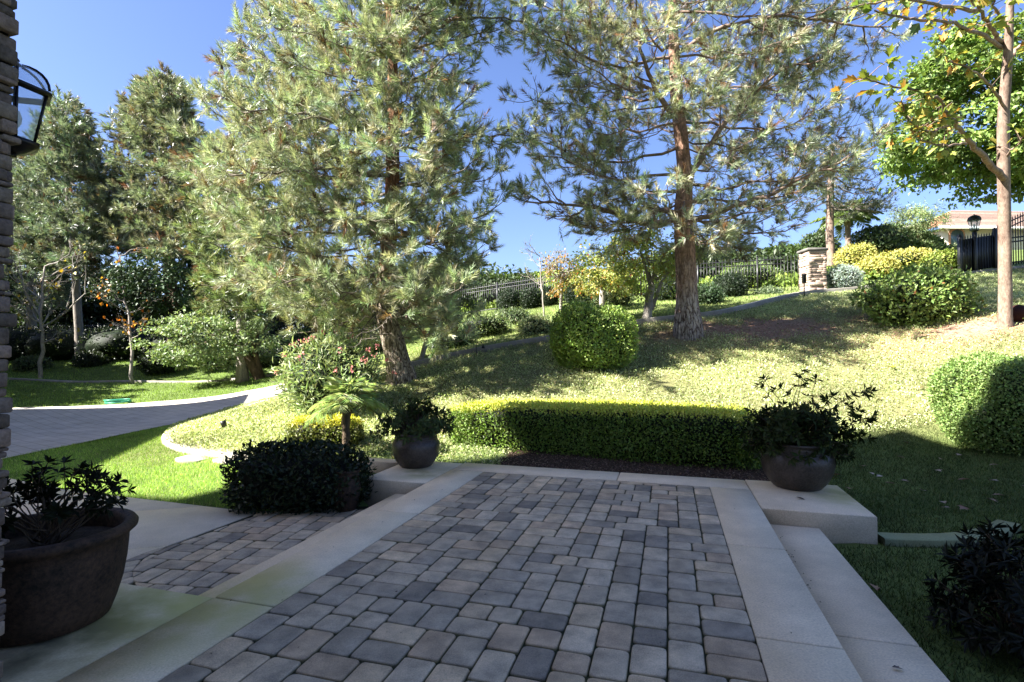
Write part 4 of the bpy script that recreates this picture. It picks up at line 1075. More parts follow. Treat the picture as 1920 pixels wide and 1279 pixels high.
def limb(pts, r, leafy=.35):
    P = np.array(pts); k = len(P) * 5; s = np.linspace(0, 1, len(P)); q = np.linspace(0, 1, k); P = np.column_stack([np.interp(q, s, P[:, z]) for z in range(3)])
    for _ in range(2): P[1:-1] = (P[:-2] + 2 * P[1:-1] + P[2:]) / 4
    P[1:-1] += rng.normal(size=(k - 2, 3)) * .012; mb.tube(P, np.linspace(r, r * .3, k), 7, cap=False)
    for i in range(int(k * leafy), k):
        LP.append((P[i], norm(P[min(i + 1, k - 1)] - P[i - 1])))
        if rng.random() < .55:
            e = P[i] + norm(rvec(1)[0] + (0, 0, .3)) * rng.uniform(.15, .4); mb.tube(np.array((P[i], (P[i] + e) / 2 + (0, 0, .02), e)), [.008, .006, .004], 4, cap=False)
            LP.append((e, norm(e - P[i]))); LP.append((e, norm(e - P[i])))
limb([at(1882, 335, 11.0), at(1850, 300, 10.5), at(1815, 265, 9.9), at(1790, 230, 9.3), at(1765, 190, 8.8)], .07, .7)
limb([at(1790, 230, 9.3), at(1740, 250, 8.8), at(1700, 225, 8.4), at(1690, 190, 8.2)], .03, .1)
limb([at(1765, 190, 8.8), at(1730, 172, 8.4), at(1670, 160, 8.1), at(1615, 150, 8.0)], .028, .1)
limb([at(1812, 270, 9.9), at(1770, 275, 9.2), at(1720, 262, 8.8), at(1705, 240, 8.6)], .022, .3)
limb([at(1880, 90, 10.6), at(1865, 60, 10.2), at(1840, 20, 9.6), at(1800, -20, 9)], .05, .3)
limb([at(1880, 90, 10.6), at(1840, 62, 9.6), at(1780, 40, 8.6), at(1700, 35, 8.2), at(1640, 20, 8)], .04, .35)
limb([at(1830, 20, 9.4), at(1760, 10, 8.6), at(1690, -5, 8.2), at(1600, 15, 8)], .035, .3)
limb([at(1886, 120, 10.6), at(1905, 90, 10.6), at(1960, 60, 10.6)], .05, .3)
limb([at(1882, 200, 10.7), at(1850, 150, 9.8), at(1800, 120, 9.2), at(1755, 110, 8.8)], .03, .2)
limb([at(1892, 60, 10.3), at(1860, 10, 9.6), at(1880, -40, 9.0)], .03, .2)
limb([at(1880, 300, 11.0), at(1910, 270, 10.4), at(1935, 230, 10)], .03, .3)
mb.build('branches', M['barkP'], pl, smooth=True)
# lobed leaves
mb = MB(); ang = np.radians([-150, -100, -78, -48, -32, 0, 32, 48, 78, 100, 150]); rr = np.array([.35, .62, .42, .85, .48, 1.05, .48, .85, .42, .62, .35])
def lobed(mbx, p, d, nr, size, c):
    d = d / np.linalg.norm(d); s = np.cross(d, nr); s /= max(np.linalg.norm(s), 1e-6); u = np.cross(s, d)
    V = [p] + [p + d * size * .45 + (d * math.cos(a) * r + s * math.sin(a) * r) * size * .5 + u * size * (.12 * abs(math.sin(a)) * r - .10 * r * max(0, math.cos(a))) for a, r in zip(ang, rr)]
    fs = [(0, k, k + 1) for k in range(1, 11)]
    mbx.add(V, fs, np.clip(np.array(c) * (1 + .08 * rng.normal(size=(12, 1))), .01, .8))
PC = [(.32, .36, .08), (.25, .32, .08), (.42, .38, .09), (.15, .22, .06), (.48, .36, .09), (.18, .26, .06), (.52, .26, .06)]
for p, d in LP:
    for z in range(2 if rng.random() < .6 else 1):
        dd = norm(d + .9 * rvec(1)[0] + (0, 0, -.3)); nr = norm(np.array((0, 0, 1)) + .6 * rvec(1)[0])
        lobed(mb, p + dd * .04, dd, nr, rng.uniform(.12, .25), PC[min(6, int(rng.random() ** 1.4 * 7))])
mb.build('leaves', M['leaf'], pl)

# ------------------------------------------------------------------ shrubs
def gshrub(name, label, px, py, Y, rx, ry, rz, *a, **k):
    """shrub whose middle shows at px, py; lowered or lifted to rest on the slope"""
    c = at(px, py, Y); zg = g(c[0], c[1]); lo = c[2] - rz
    if lo > zg - .03: d = (lo - zg + .05); rz = rz + d / 2; c[2] -= d / 2
    return shrub(name, label, 'shrub', c, (rx, ry, rz), *a, **k)
gshrub('round_shrub', 'sunlit light green round shrub on the slope above the hedge', 1106, 638, 11.9, .84, .8, .80, 22000, .055, (.24, .34, .08), loose=.28, lumpy=.24, p=2.6, asp=.6, cut=-.8)
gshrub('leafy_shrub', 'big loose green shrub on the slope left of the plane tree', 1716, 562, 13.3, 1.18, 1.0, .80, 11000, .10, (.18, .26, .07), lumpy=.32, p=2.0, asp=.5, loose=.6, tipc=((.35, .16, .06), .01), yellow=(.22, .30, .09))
gshrub('round_shrub', 'wide clipped shrub at the right edge, half in shadow', 1880, 752, 8.2, .98, .9, .76, 38000, .042, (.20, .29, .085), loose=.3, lumpy=.30, p=2.0, asp=.55, cut=-.85)
c = uv(-1.03, 8.28, .27)
shrub('clipped_hedge', 'long low clipped hedge behind the patio with sunlit yellow top', 'hedge', c, (2.33, .50, .43), 60000, .038, (.14, .22, .035), lumpy=.08, p=7, asp=.6, rz=-TH, cut=-1, loose=.2, yellow=(.55, .58, .10), core=(.01, .014, .006), stem=12)  # leaf colours carry the light: bright top, darkened shaded sides
c = at(556, 893, 6.25)
shrub('clipped_bush', 'dark blue green bush in shade beside the lower paving', 'shrub', (c[0], c[1] + .05, .02), (.80, .42, .36), 6500, .06, (.022, .034, .014), mat='glossy', lumpy=.07, p=3.2, asp=.5, rz=-.05, cut=-1, loose=.15, core=(.006, .008, .006))
c = at(612, 826, 8.65)
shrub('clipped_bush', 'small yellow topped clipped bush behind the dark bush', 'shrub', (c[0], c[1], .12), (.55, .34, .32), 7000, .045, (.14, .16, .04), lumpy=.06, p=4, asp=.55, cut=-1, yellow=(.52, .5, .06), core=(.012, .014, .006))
# oleander
c = at(628, 706, 10.6)
ol = shrub('oleander_bush', 'tall oleander with narrow leaves and pink flowers under the large pine', 'shrub', (c[0] - .08, c[1], c[2] - .05), (.95, .8, .80), 5200, .17, (.30, .37, .18), lumpy=.30, p=2, asp=.16, loose=.75)
mb = MB(); D = rvec(260); D = D[(D[:, 2] > -.1) & (D[:, 1] < .4)]; P = np.array(c) + D * np.array((1.08, .92, .84)) * (1 + .12 * rnd(len(D), 1))
for p in P[:26]:
    n = 7; leaves(mb, np.tile(p, (n, 1)) + rng.normal(size=(n, 3)) * .022, rvec(n), rvec(n), .05, .85, jit((.60, .24, .22), n, .25))
mb.build('blossoms', M['petal'], ol)['kind'] = 'stuff'

balls = [(954, 561, 25.5, .50, 'clipped dark ball shrub at the left end of the fence row'), (994, 559, 25.2, .46, 'clipped dark ball shrub below the fence post, second in the row'), (1030, 553, 25, .36, 'small clipped dark shrub just left of the autumn tree'), (1078, 553, 24.5, .44, 'clipped dark ball shrub just right of the autumn tree'),
         (1368, 541, 20.5, .58, 'clipped dark ball shrub right of the tall pine trunk'), (1252, 545, 21, .52, 'clipped dark ball shrub left of the tall pine trunk')]
for px, py, Y, r, lab in balls:
    gshrub('ball_shrub', lab, px, py, Y, r, r, r * .9, 2600, .07, (.025, .042, .02), lumpy=.05, p=2.6, group='clipped ball shrubs along the fence', stem=1)
for px, py, Y, r, lab, cc in ((62, 686, 25, .65, 'pale clipped shrub behind the white bare tree', (.12, .16, .08)), (172, 680, 26, .72, 'dark clipped ball shrub between the two bare trees', (.03, .045, .02)), (300, 678, 24.5, .85, 'dark shrub under the low spreading tree', (.04, .06, .03)),
                              (415, 682, 25.5, .9, 'grey green shrub under the spreading tree', (.09, .12, .06)), (520, 672, 25, 1.1, 'dark shrub right of the leaning trunks', (.03, .045, .02)), (375, 672, 27, .9, 'mid green shrub deep under the spreading tree', (.07, .10, .04)), (20, 655, 28, 1.9, 'broad dark shrub at the fence foot beside the porch pillar', (.025, .038, .015)), (120, 652, 28, 1.8, 'dark shrub at the fence foot behind the pale pine trunk', (.025, .04, .016)), (235, 650, 28, 2.0, 'widest dark shrub at the fence foot behind the orange leaved tree', (.025, .04, .016)), (350, 655, 28, 1.9, 'dark shrub at the fence foot behind the spreading tree', (.03, .045, .018)), (460, 655, 27.5, 1.9, 'dark shrub at the fence foot behind the leaning trunks', (.03, .045, .018)),
                              (600, 655, 22, 1.2, 'shaded shrub behind the oleander', (.03, .05, .02)), (670, 650, 20, 1.1, 'shaded shrub just left of the pine trunk', (.03, .05, .02))):
    gshrub('garden_shrub', lab, px, py, Y, r, r, r * .62, 2600, .10, cc, lumpy=.1, group='shrubs below the back fence')
for px, py, Y, rx, rz, lab, cc in ((1008, 618, 16.3, .62, .38, 'pale grey green shrub left above the round shrub', (.22, .25, .13)), (910, 612, 17.5, .9, .42, 'feathery green shrub above the hillside kerb', (.15, .19, .08)), (960, 600, 20, .8, .4, 'mid green shrub in shade below the ball shrubs', (.08, .11, .05)),
                                   (845, 640, 16.5, .8, .4, 'low dark shrub left of the kerb lamp', (.05, .08, .03)), (1150, 560, 20.5, .75, .5, 'loose pale shrub under the fruit tree', (.18, .21, .1)), (1110, 575, 21, .7, .4, 'green bush between autumn tree and fruit trees', (.07, .10, .04)), (1440, 553, 20.5, .5, .22, 'low spiky plant by the fence foot', (.12, .16, .09)), (1320, 560, 19, .7, .45, 'dark bush behind the tall pine trunk', (.04, .07, .03)), (1400, 520, 24, 1.3, .6, 'green shrub behind the fence panel', (.12, .17, .05))):
    gshrub('slope_shrub', lab, px, py, Y, rx, rx * .8, rz, 3200, .10, np.array(cc) * 1.5, asp=.3, lumpy=.2, loose=.4, group='loose shrubs on the upper slope')
gshrub('silver_shrub', 'rounded silvery blue shrub right of the stone gate pier', 1580, 523, 20.6, .66, .6, .50, 6000, .08, (.36, .43, .39), asp=.22, lumpy=.08, loose=.3)
for px, py, Y, rx, rz, lab in ((1640, 503, 23, .85, .42, 'yellow flowering shrub right of the silvery shrub'), (1700, 486, 25, 1.3, .38, 'wide yellow flowering shrub behind the big loose shrub'), (1605, 475, 26, .9, .35, 'small yellow flowering shrub at the palm foot'), (1770, 495, 24, 1.0, .5, 'yellow green shrub nearest the iron gate')):
    gshrub('yellow_shrub', lab, px, py, Y, rx, rx * .8, rz, 4200, .11, (.46, .44, .12) if 'nearest' not in lab else (.22, .27, .05), asp=.5, lumpy=.2, loose=.3, group='yellow shrubs behind the big loose shrub')
for px, py, Y, rx, rz, lab, cc in ((1655, 452, 31, 1.75, .85, 'rounded dark green hedge mass right of the far palm', (.07, .10, .04)), (1535, 465, 30, 1.0, .8, 'dark bush left of the far palm', (.05, .075, .03)), (1738, 462, 31, .85, .55, 'olive green bush right of the leaning stone pier', (.11, .15, .06)), (1782, 476, 32, .7, .3, 'low olive bush before the far house', (.12, .16, .07)), (1300, 500, 30, 2.6, 1.0, 'broad green bank of shrubs behind the tall pine trunk', (.10, .15, .04)), (1470, 490, 30, 1.6, .8, 'green shrub bank behind the stone gate pier', (.08, .12, .04))):
    gshrub('far_shrub', lab, px, py, Y, rx, rx * .7, rz, 3800, .16, np.array(cc) * 1.4, lumpy=.12, group='shrubs on the hilltop')

# ------------------------------------------------------------------ palms
def frond(mb, mr, p, az, el, L_, droop, ll, lw, c, n=26):
    t = np.linspace(0, 1, 12); h = np.array((math.cos(az), math.sin(az), 0))
    r = np.array(p) + h * (L_ * np.cos(el) * t)[:, None] + np.array((0, 0, 1)) * (L_ * (np.sin(el) * t - droop * t ** 2))[:, None]
    mr.tube(r, np.linspace(lw * .55, lw * .15, 12), 4, cap=False); lat = np.cross(h, (0, 0, 1))
    T = norm(np.gradient(r, axis=0)); ts = np.linspace(.15, 1, n)
    for s in (-1, 1):
        b = np.column_stack([np.interp(ts, t, r[:, k]) for k in range(3)]); d = np.column_stack([np.interp(ts, t, T[:, k]) for k in range(3)])
        D = norm(lat * s * 1.0 + d * (.5 + .7 * ts[:, None]) + np.array((0, 0, .25)) + .1 * rng.normal(size=(n, 3)))
        leaves(mb, b, norm(np.cross(D, d) * s + .1 * rvec(n)), D, ll * np.sin(np.clip(ts * .85 + .12, 0, 1) * math.pi) ** .6, lw * 1.1 / ll, jit(c, n, .15), .1, .35)
def palm(name, label, base, h, r, nf, L_, ll, lw, c, bark='barkD', droop=.55):
    root = thing(name, label, 'palm', base); b = np.array(base, float); mb = MB()
    P = bent(b - (0, 0, .25), b + (0, 0, h), 16, wob=.02); R = r * (1 + .12 * np.sin(np.arange(16) * 2.4)); R[-3:] *= 1.15
    mb.tube(P, R, 14, rough=.12, lobes=6); mb.build('trunk', M[bark], root)
    ml, mr = MB(), MB()
    for k in range(nf):
        frond(ml, mr, P[-1] + rng.normal(size=3) * r * .3, k * 2.4 + .2, math.radians(rng.uniform(15, 82) if k % 3 else rng.uniform(-10, 25)), L_ * rng.uniform(.8, 1.1), droop * rng.uniform(.7, 1.3), ll, lw, c)
    ml.build('frond', M['leaf'], root); mr.build('leaf_stalk', M['leaf'], root)
    return root
c = at(652, 830, 8.05)
palm('small_palm', 'small feathery palm with dark stubby trunk in front of the oleander', (c[0], c[1], -.25), 1.02, .06, 34, .56, .25, .009, (.42, .50, .26), droop=.5)
c = at(1590, 505, 31); c[2] = g(c[0], c[1])
palm('date_palm', 'far date palm with arching fronds on the hilltop', c, zf(408, 31) - c[2], .15, 34, 1.9, .6, .06, (.17, .23, .08), bark='barkP', droop=.5)

# ------------------------------------------------------------------ clay pots and their plants
def pot(name, label, c, prof, mat, seg=56, plantfn=None, soil=None):
    root = thing(name, label, 'plant pot', c)
    mb = MB(); mb.lathe(prof, c, seg); 
    mb.f.append(np.array([list(range(seg))[::-1]])); mb.build('body', M[mat], root, smooth=True)
    r, z = soil; mb = MB(); mb.lathe([(0.001, z + .02), (r * .5, z + .02), (r, z)], c, 32); mb.build('soil', M['soil'], root)
    return root
pL = uv(*[(-3.05), 6.15], 0.0)
def onz(px, py, z=0.0):
    a, b = (px - CX) / F, -(py - CY) / F; d = np.array((a, CP - b * SP, SP + b * CP)); s = (z - H) / d[2]; return d * s + (0, 0, H)
cR = onz(1495, 912); cL = onz(780, 873); cB = onz(88, 1165)
urn = lambda k, hh: [(.62 * k, 0), (.66 * k, .01), (.80 * k, .14 * hh), (.95 * k, .36 * hh), (1.0 * k, .56 * hh), (.98 * k, .70 * hh), (.90 * k, .80 * hh), (.87 * k, .84 * hh), (.90 * k, .87 * hh), (.87 * k, .90 * hh), (.88 * k, .94 * hh), (.95 * k, .97 * hh), (.96 * k, hh), (.93 * k, 1.01 * hh), (.84 * k, hh), (.80 * k, .9 * hh), (.8 * k, .8 * hh)]
pot('clay_pot', 'squat brown clay pot with rolled rim on the right plinth', cR, urn(.375, .50), 'terra2', soil=(.31, .44))
pot('clay_pot', 'squat reddish clay pot on the left plinth', cL, urn(.315, .44), 'terra2', soil=(.26, .38))
bigp = [(.26, 0), (.29, .015), (.315, .10), (.345, .24), (.362, .38), (.37, .50), (.372, .56), (.39, .575), (.412, .60), (.415, .625), (.40, .65), (.375, .655), (.352, .64), (.345, .6), (.34, .5)]
bigp = [(r, z * .80) for r, z in bigp]
pot('clay_tub', 'huge dark terracotta tub with thick rolled rim next to the ledge stone pillar', cB, bigp, 'terra', soil=(.335, .42))
cP = onz(665, 905, -.05); 
pot('clay_pot', 'small dark pot half hidden at the right end of the dark bush', (cP[0] - .02, 6.13, -.3), urn(.16, .46), 'terra', soil=(.13, .43))

def potplant(name, label, c, z0, tips, leaf, colr, asp=.3, levels=3, nleaf=9, mat='dull'):
    root = thing(name, label, 'shrub', (c[0], c[1], z0)); ml, ms = MB(), MB()
    whorl_plant(ml, ms, (c[0], c[1], z0), tips, leaf, colr, nleaf, asp, levels=levels)
    ms.build('stem', M['barkD'], root); ml.build('foliage', M[mat], root)
    return root
def dome(c, rx, ry, rz, n, lo=-.15):
    D = rvec(n * 3); D = D[D[:, 2] > lo][:n]; return np.array(c) + D * np.array((rx, ry, rz)) * (.55 + .45 * rnd(len(D), 1) ** .5)
tips = list(dome((cR[0], cR[1], .54), .58, .46, .40, 150, -.42)) + [onz(0, 0) * 0 + at(px, py, cR[1] + dy) for px, py, dy in ((1433, 712, 0), (1425, 722, .1), (1497, 706, 0), (1508, 698, .1), (1530, 712, -.1), (1465, 728, .1), (1600, 742, 0), (1632, 734, .1), (1610, 770, .1), (1625, 790, 0), (1636, 780, .05), (1590, 760, -.1), (1408, 770, 0), (1400, 790, .1), (1612, 810, 0), (1595, 830, 0), (1628, 822, .1), (1560, 745, .1))]
potplant('azalea_plant', 'leggy dark azalea spilling over the right plinth pot', cR, .45, tips, .09, (.035, .05, .014), asp=.30)
tips = list(dome((cL[0], cL[1], .52), .50, .42, .34, 90, -.3)) + [at(px, py, cL[1]) for px, py in ((705, 822), (712, 800), (845, 795), (838, 770), (800, 748), (735, 762), (770, 750), (700, 810))]
potplant('azalea_plant', 'rounded leafy azalea in the left plinth pot', cL, .4, tips, .085, (.065, .09, .03), asp=.32)
tips = list(dome((cB[0], cB[1], .62), .42, .35, .20, 34, -.1)) + [at(px, py, cB[1]) for px, py in ((205, 905), (222, 903), (170, 880), (150, 878), (120, 868), (90, 868), (60, 872), (175, 900), (190, 895))]
potplant('azalea_plant', 'sparse almost black azalea in the huge terracotta tub', cB, .44, tips, .06, (.010, .014, .005), asp=.32, levels=3)
# dark shrub at the lower right corner
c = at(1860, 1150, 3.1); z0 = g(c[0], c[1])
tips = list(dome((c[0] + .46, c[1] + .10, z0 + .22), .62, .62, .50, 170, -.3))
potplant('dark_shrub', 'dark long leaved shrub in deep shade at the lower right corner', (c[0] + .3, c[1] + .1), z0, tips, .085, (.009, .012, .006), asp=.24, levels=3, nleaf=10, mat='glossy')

# ------------------------------------------------------------------ lawn, ground cover
def stuffgrass(name, poly, n, h, w, cols, wts, lean=.5, excl=(), mat='grass', leafy=None, patch=0, bare=()):
    P = scatter(poly, n)
    for e in excl: P = P[~pip(e, P[:, 0], P[:, 1])]
    if patch: P = P[snoise(P[:, 0], P[:, 1], 2.2, 9) + snoise(P[:, 0], P[:, 1], 6, 10) * .6 + rng.normal(size=len(P)) * .5 > -patch]
    for (cx, cy, rx, ry) in bare:
        P = P[np.sqrt(((P[:, 0] - cx) / rx) ** 2 + ((P[:, 1] - cy) / ry) ** 2) + .5 * snoise(P[:, 0], P[:, 1], 2.5, 31) + .25 * rng.normal(size=len(P)) > 1]
    z = gz(P[:, 0], P[:, 1]); k = rng.choice(len(cols), len(P), p=wts); C = np.array(cols)[k] * (1 + .2 * rng.normal(size=(len(P), 1))) * (1 + .28 * snoise(P[:, 0], P[:, 1], 1.5, 21) + .15 * snoise(P[:, 0], P[:, 1], 5, 22))[:, None]
    C = np.clip(C, .004, .8); mb = MB()
    if leafy:
        nl = len(P); d = norm(rvec(nl) + np.array((0, 0, .5))); leaves(mb, np.column_stack((P, z + h * rnd(nl))), norm(rvec(nl) * .8 + np.array((0, 0, 1))), d, w * (.6 + .8 * rnd(nl)), leafy, C)
    else:
        blades(mb, P, z, h, w, C, lean)
    return tag(mb.build(name, M[mat]), kind='stuff')
lawnL = [(-9.0, 7.9), (-8.9, 10.4), (-8.7, 12.5), (-8.2, 14.5), (-7.7, 17), (-6.9, 16.2), (-6.8, 12.5), (-6.6, 10.5), (-5.6, 9.0), (-4.6, 8.6), (-3.9, 8.2), (-2.4, 6.6), (-1.8, 6.4), (-2.86, 6.1), (-5.5, 6.95), (-9.1, 8.5)]
edge = [onground(px, py)[:2] for px, py in ((700, 868), (520, 868), (470, 862), (400, 858), (345, 849), (312, 832), (308, 815), (325, 800), (365, 786), (430, 766), (500, 748))]
lawnL = [(-2.0, 6.25), (-2.86, 6.06), (-5.55, 6.96), (-9.1, 8.5), (-9.02, 10.4), (-8.72, 12.5), (-8.28, 14.5), (-7.75, 16.5)] + [tuple(e) for e in edge[::-1]]
stuffgrass('lawn_grass', lawnL, 120000, .05, .009, [(.22, .36, .07), (.32, .46, .10), (.14, .25, .05), (.46, .5, .18)], [.45, .3, .15, .1], .45)
bed = [tuple(e) for e in edge] + [tuple(at(600, 700, 17.5)[:2]), tuple(at(700, 690, 14)[:2]), (-2.2, 12.5), (-1.9, 8.4), (-3.5, 6.9)]
B1 = at(1440, 608, 14.3); B2 = at(1850, 605, 11.8); B3 = at(1290, 640, 13.3)
BARE = [(B1[0], B1[1], 2.6, 1.0), (B2[0], B2[1], 1.6, .6), (B3[0], B3[1], .9, .5)]
FRONT = [tuple(uv(a, b)[:2]) for a, b in ((-2.3, 6.7), (1.9, 6.7), (1.7, 7.9), (-2.3, 7.9))]
HEDGE = [tuple(uv(a, b)[:2]) for a, b in ((-3.3, 7.8), (1.25, 7.8), (1.25, 8.75), (-3.3, 8.75))]
GC = [(.38, .44, .20), (.47, .52, .27), (.20, .26, .10), (.58, .55, .36), (.46, .36, .25)]
stuffgrass('ground_cover', bed, 90000, .06, .048, GC, [.36, .36, .12, .12, .04], leafy=.5, patch=1.4)
slope = [(-2.4, 7.4), (-1.2, 7.6), (.5, 7.3), (3.0, 6.9), (4.6, 8.6), (8.2, 9.2), (12, 9.5), (18, 14), (22, 22), (17.5, 21.5)] + [tuple(at(px, py, Y)[:2]) for px, py, Y in ((1620, 548, 19.8), (1520, 554, 18.9), (1330, 594, 15.9), (1200, 609, 15.1), (1030, 644, 14.5), (900, 664, 14.2), (790, 686, 13.9), (700, 700, 13.5))]
stuffgrass('slope_ground_cover', slope, 220000, .07, .042, GC, [.34, .32, .12, .16, .06], leafy=.42, excl=[HEDGE, FRONT], patch=.95, bare=BARE)
stuffgrass('slope_grass', slope, 100000, .085, .011, [(.36, .44, .16), (.56, .54, .30), (.22, .30, .10)], [.52, .24, .24], 1.0, excl=[HEDGE, FRONT], patch=.6, bare=BARE)
stuffgrass('slope_weeds', slope, 26000, .16, .06, [(.20, .28, .08), (.28, .36, .11), (.14, .2, .06)], [.4, .3, .3], leafy=.35, excl=[HEDGE, FRONT], patch=-1.15)
P = scatter([(2.5, 12.0), (12, 10.5), (14, 14), (9, 17), (3, 15)], 16000); z = gz(P[:, 0], P[:, 1]); mb = MB()
leaves(mb, np.column_stack((P, z + .006)), norm(rvec(len(P)) * .5 + (0, 0, 1)), rvec(len(P)) * (1, 1, .15), .05 + .04 * rnd(len(P)), .16, jit((.34, .21, .14), len(P), .35))
tag(mb.build('fallen_needles', M['dryleaf']), kind='stuff')
lawnR = [(1.34 * CT + 5.3 * ST, 4.9), tuple(uv(1.36, 1)[:2]), (6.5, 1.5), (10, 6.5), (10, 9.6), (7.0, 9.4), (4.6, 8.6), (3.4, 7.0), tuple(uv(1.84, 6.9)[:2]), tuple(uv(1.84, 5.6)[:2]), tuple(uv(1.36, 5.5)[:2])]
stuffgrass('shaded_lawn', lawnR, 150000, .05, .008, [(.045, .07, .017), (.07, .10, .025), (.03, .046, .015), (.14, .13, .06)], [.4, .3, .2, .1], .7, excl=[PATIO])  # darkened copy of the lawn colours, deepening the shade by colour
far1 = [tuple(at(px, py, Y)[:2]) for px, py, Y in ((-60, 770, 16.2), (25, 766, 16.8), (300, 753, 18.7), (520, 740, 19.3), (560, 700, 20), (700, 640, 26), (600, 655, 29), (300, 660, 29), (-60, 665, 29), (-60, 720, 23))]
stuffgrass('far_lawn', far1, 90000, .07, .022, [(.20, .31, .07), (.28, .38, .1), (.13, .2, .05)], [.4, .35, .25], .5, excl=[DRIVE])
upper = [tuple(at(px, py, Y)[:2]) for px, py, Y in ((790, 682, 14.2), (900, 660, 14.5), (1030, 640, 14.8), (1200, 605, 15.5), (1330, 590, 16.3), (1520, 550, 19.2), (1640, 545, 20), (1540, 545, 22.5), (1200, 560, 25), (900, 590, 27.5), (700, 640, 26), (640, 690, 18))]
stuffgrass('upper_slope_grass', upper, 90000, .08, .022, [(.26, .33, .11), (.38, .44, .17), (.15, .2, .07)], [.4, .35, .25], .6)
hill2 = [(-4, 29), (8, 24), (16, 22), (16, 40), (0, 46), (-6, 44)]
stuffgrass('hilltop_ground_cover', hill2, 42000, .3, .22, [(.20, .28, .06), (.28, .35, .08), (.12, .18, .04)], [.4, .3, .3], leafy=.6, mat='leaf')
mb = MB()
P = scatter(FRONT, 9000); P = P[~pip(PATIO, P[:, 0], P[:, 1])]; z = gz(P[:, 0], P[:, 1])
leaves(mb, np.column_stack((P, z + .004)), norm(rvec(len(P)) * .4 + (0, 0, 1)), rvec(len(P)) * (1, 1, .1), .03, .6, jit((.15, .105, .075), len(P), .5))
tag(mb.build('bark_litter', M['dryleaf']), kind='stuff')
# ------------------------------------------------------------------ fences, piers, gate, far house
def fence(name, label, A, B, h, post_every, gap, rb=.014, zoff=0.0, group=None):
    A, B = np.array(A[:2]), np.array(B[:2]); L_ = np.linalg.norm(B - A); d = (B - A) / L_; ang = math.atan2(d[1], d[0])
    mid = (A + B) / 2; root = thing(name, label, 'fence', (mid[0], mid[1], g(*mid)), group)
    n = int(L_ / gap); s = np.linspace(0, L_, n); P = A + d * s[:, None]; Z = gz(P[:, 0], P[:, 1]) + zoff; Z = np.convolve(np.pad(Z, 8, mode='edge'), np.ones(17) / 17, 'valid')
    mb = MB()
    for (p, z) in zip(P, Z):
        mb.box((p[0], p[1], z + h / 2 + .05), (rb * 1.3, rb * 1.3, h), rz=ang)
        mb.add([(p[0] - rb, p[1], z + h + .05), (p[0] + rb, p[1], z + h + .05), (p[0], p[1], z + h + .12), (p[0], p[1] + rb, z + h + .05)], [(0, 1, 2), (1, 3, 2), (3, 0, 2)])
    o = mb.build('picket', M['iron'], root); o['kind'] = 'stuff'
    for hh in (.12, h - .22, h - .04):
        mb = MB(); q = np.column_stack((P, Z + hh)); mb.tube(q[::6], rb * 1.6, 4); mb.build('rail', M['iron'], root)
    for t in np.arange(0, L_ + .1, post_every):
        k = min(int(t / L_ * (n - 1)), n - 1); mb = MB(); mb.box((P[k][0], P[k][1], Z[k] + h / 2), (.07, .07, h + .12), rz=ang); mb.box((P[k][0], P[k][1], Z[k] + h + .08), (.09, .09, .05), rz=ang, bev=.015); mb.build('post', M['iron'], root)
    return root
fence('iron_fence', 'black iron picket fence across the upper slope to the stone pier', at(860, 590, 28), at(1497, 545, 20.9), 1.35, 2.4, .12)
fence('iron_fence', 'black iron fence in shade beyond the driveway', at(-60, 665, 29.5), at(600, 655, 29.5), 1.5, 2.4, .14, .018)

XF = lambda u, v, z=0.0: np.array((u, v, z))
b = at(1524, 550, 20.6); zb = g(b[0], b[1]) - .25
pr = thing('gate_pier', 'pale stacked stone pier with flat cap at the end of the fence', 'pillar', (b[0], b[1], zb))
ledgestone('stone_cladding', b[0] - .33, b[0] + .33, b[1] - .33, b[1] + .33, zb, zf(473, 20.6), pr, frame=XF, hc=(.06, .13), wd=(.2, .6), depth=.1, tone=2.1)
mb = MB(); mb.box((b[0], b[1], zf(473, 20.6) + .05), (.80, .80, .10), bev=.02); mb.build('cap', M['conc_side'], pr)
b = at(1703, 500, 33); zb = g(b[0], b[1]) - .3
pr = thing('stone_pier', 'distant stone pier with cap between the rounded hedge and olive bush', 'pillar', (b[0], b[1], zb))
ledgestone('stone_cladding', b[0] - .4, b[0] + .4, b[1] - .4, b[1] + .4, zb, zf(430, 33), pr, frame=XF, hc=(.09, .16), wd=(.3, .7), depth=.1, tone=1.9)
mb = MB(); mb.box((b[0], b[1], zf(430, 33) + .06), (1.05, 1.05, .14), bev=.03); mb.build('cap', M['white'], pr)

# driveway gate: an arched leaf with a solid backed side panel
gt = thing('iron_gate', 'black arched iron driveway gate with solid lower panel behind the plane tree', 'gate', at(1860, 505, 21.5))
G0, G1, G2 = at(1800, 508, 20.6), at(1866, 500, 21.6), at(2060, 482, 22.6)
def gzl(p): return g(p[0], p[1])
def span(A, B, top0, top1, n, base0, base1, r=.013):
    mb = MB()
    for k in range(n):
        t = k / (n - 1); p = A + (B - A) * t; z0 = base0 + (base1 - base0) * t; z1 = top0(t) if callable(top0) else top0 + (top1 - top0) * t
        mb.box((p[0], p[1], (z0 + z1) / 2), (r * 2, r * 2, z1 - z0)); mb.add([(p[0] - r, p[1], z1), (p[0] + r, p[1], z1), (p[0], p[1] + r, z1), (p[0], p[1], z1 + .08)], [(0, 1, 3), (1, 2, 3), (2, 0, 3)])
    return mb
z0, z1, z2 = gzl(G0) + .12, gzl(G1) + .12, gzl(G2) + .12
span(G0, G1, zf(445, 20.6), zf(437, 21.6), 14, z0, z1).build('side_pickets', M['iron'], gt)
mb = MB(); c = (G0 + G1) / 2; A_ = np.array((G0, G1)); n2 = norm(np.array((-(G1 - G0)[1], (G1 - G0)[0], 0)))
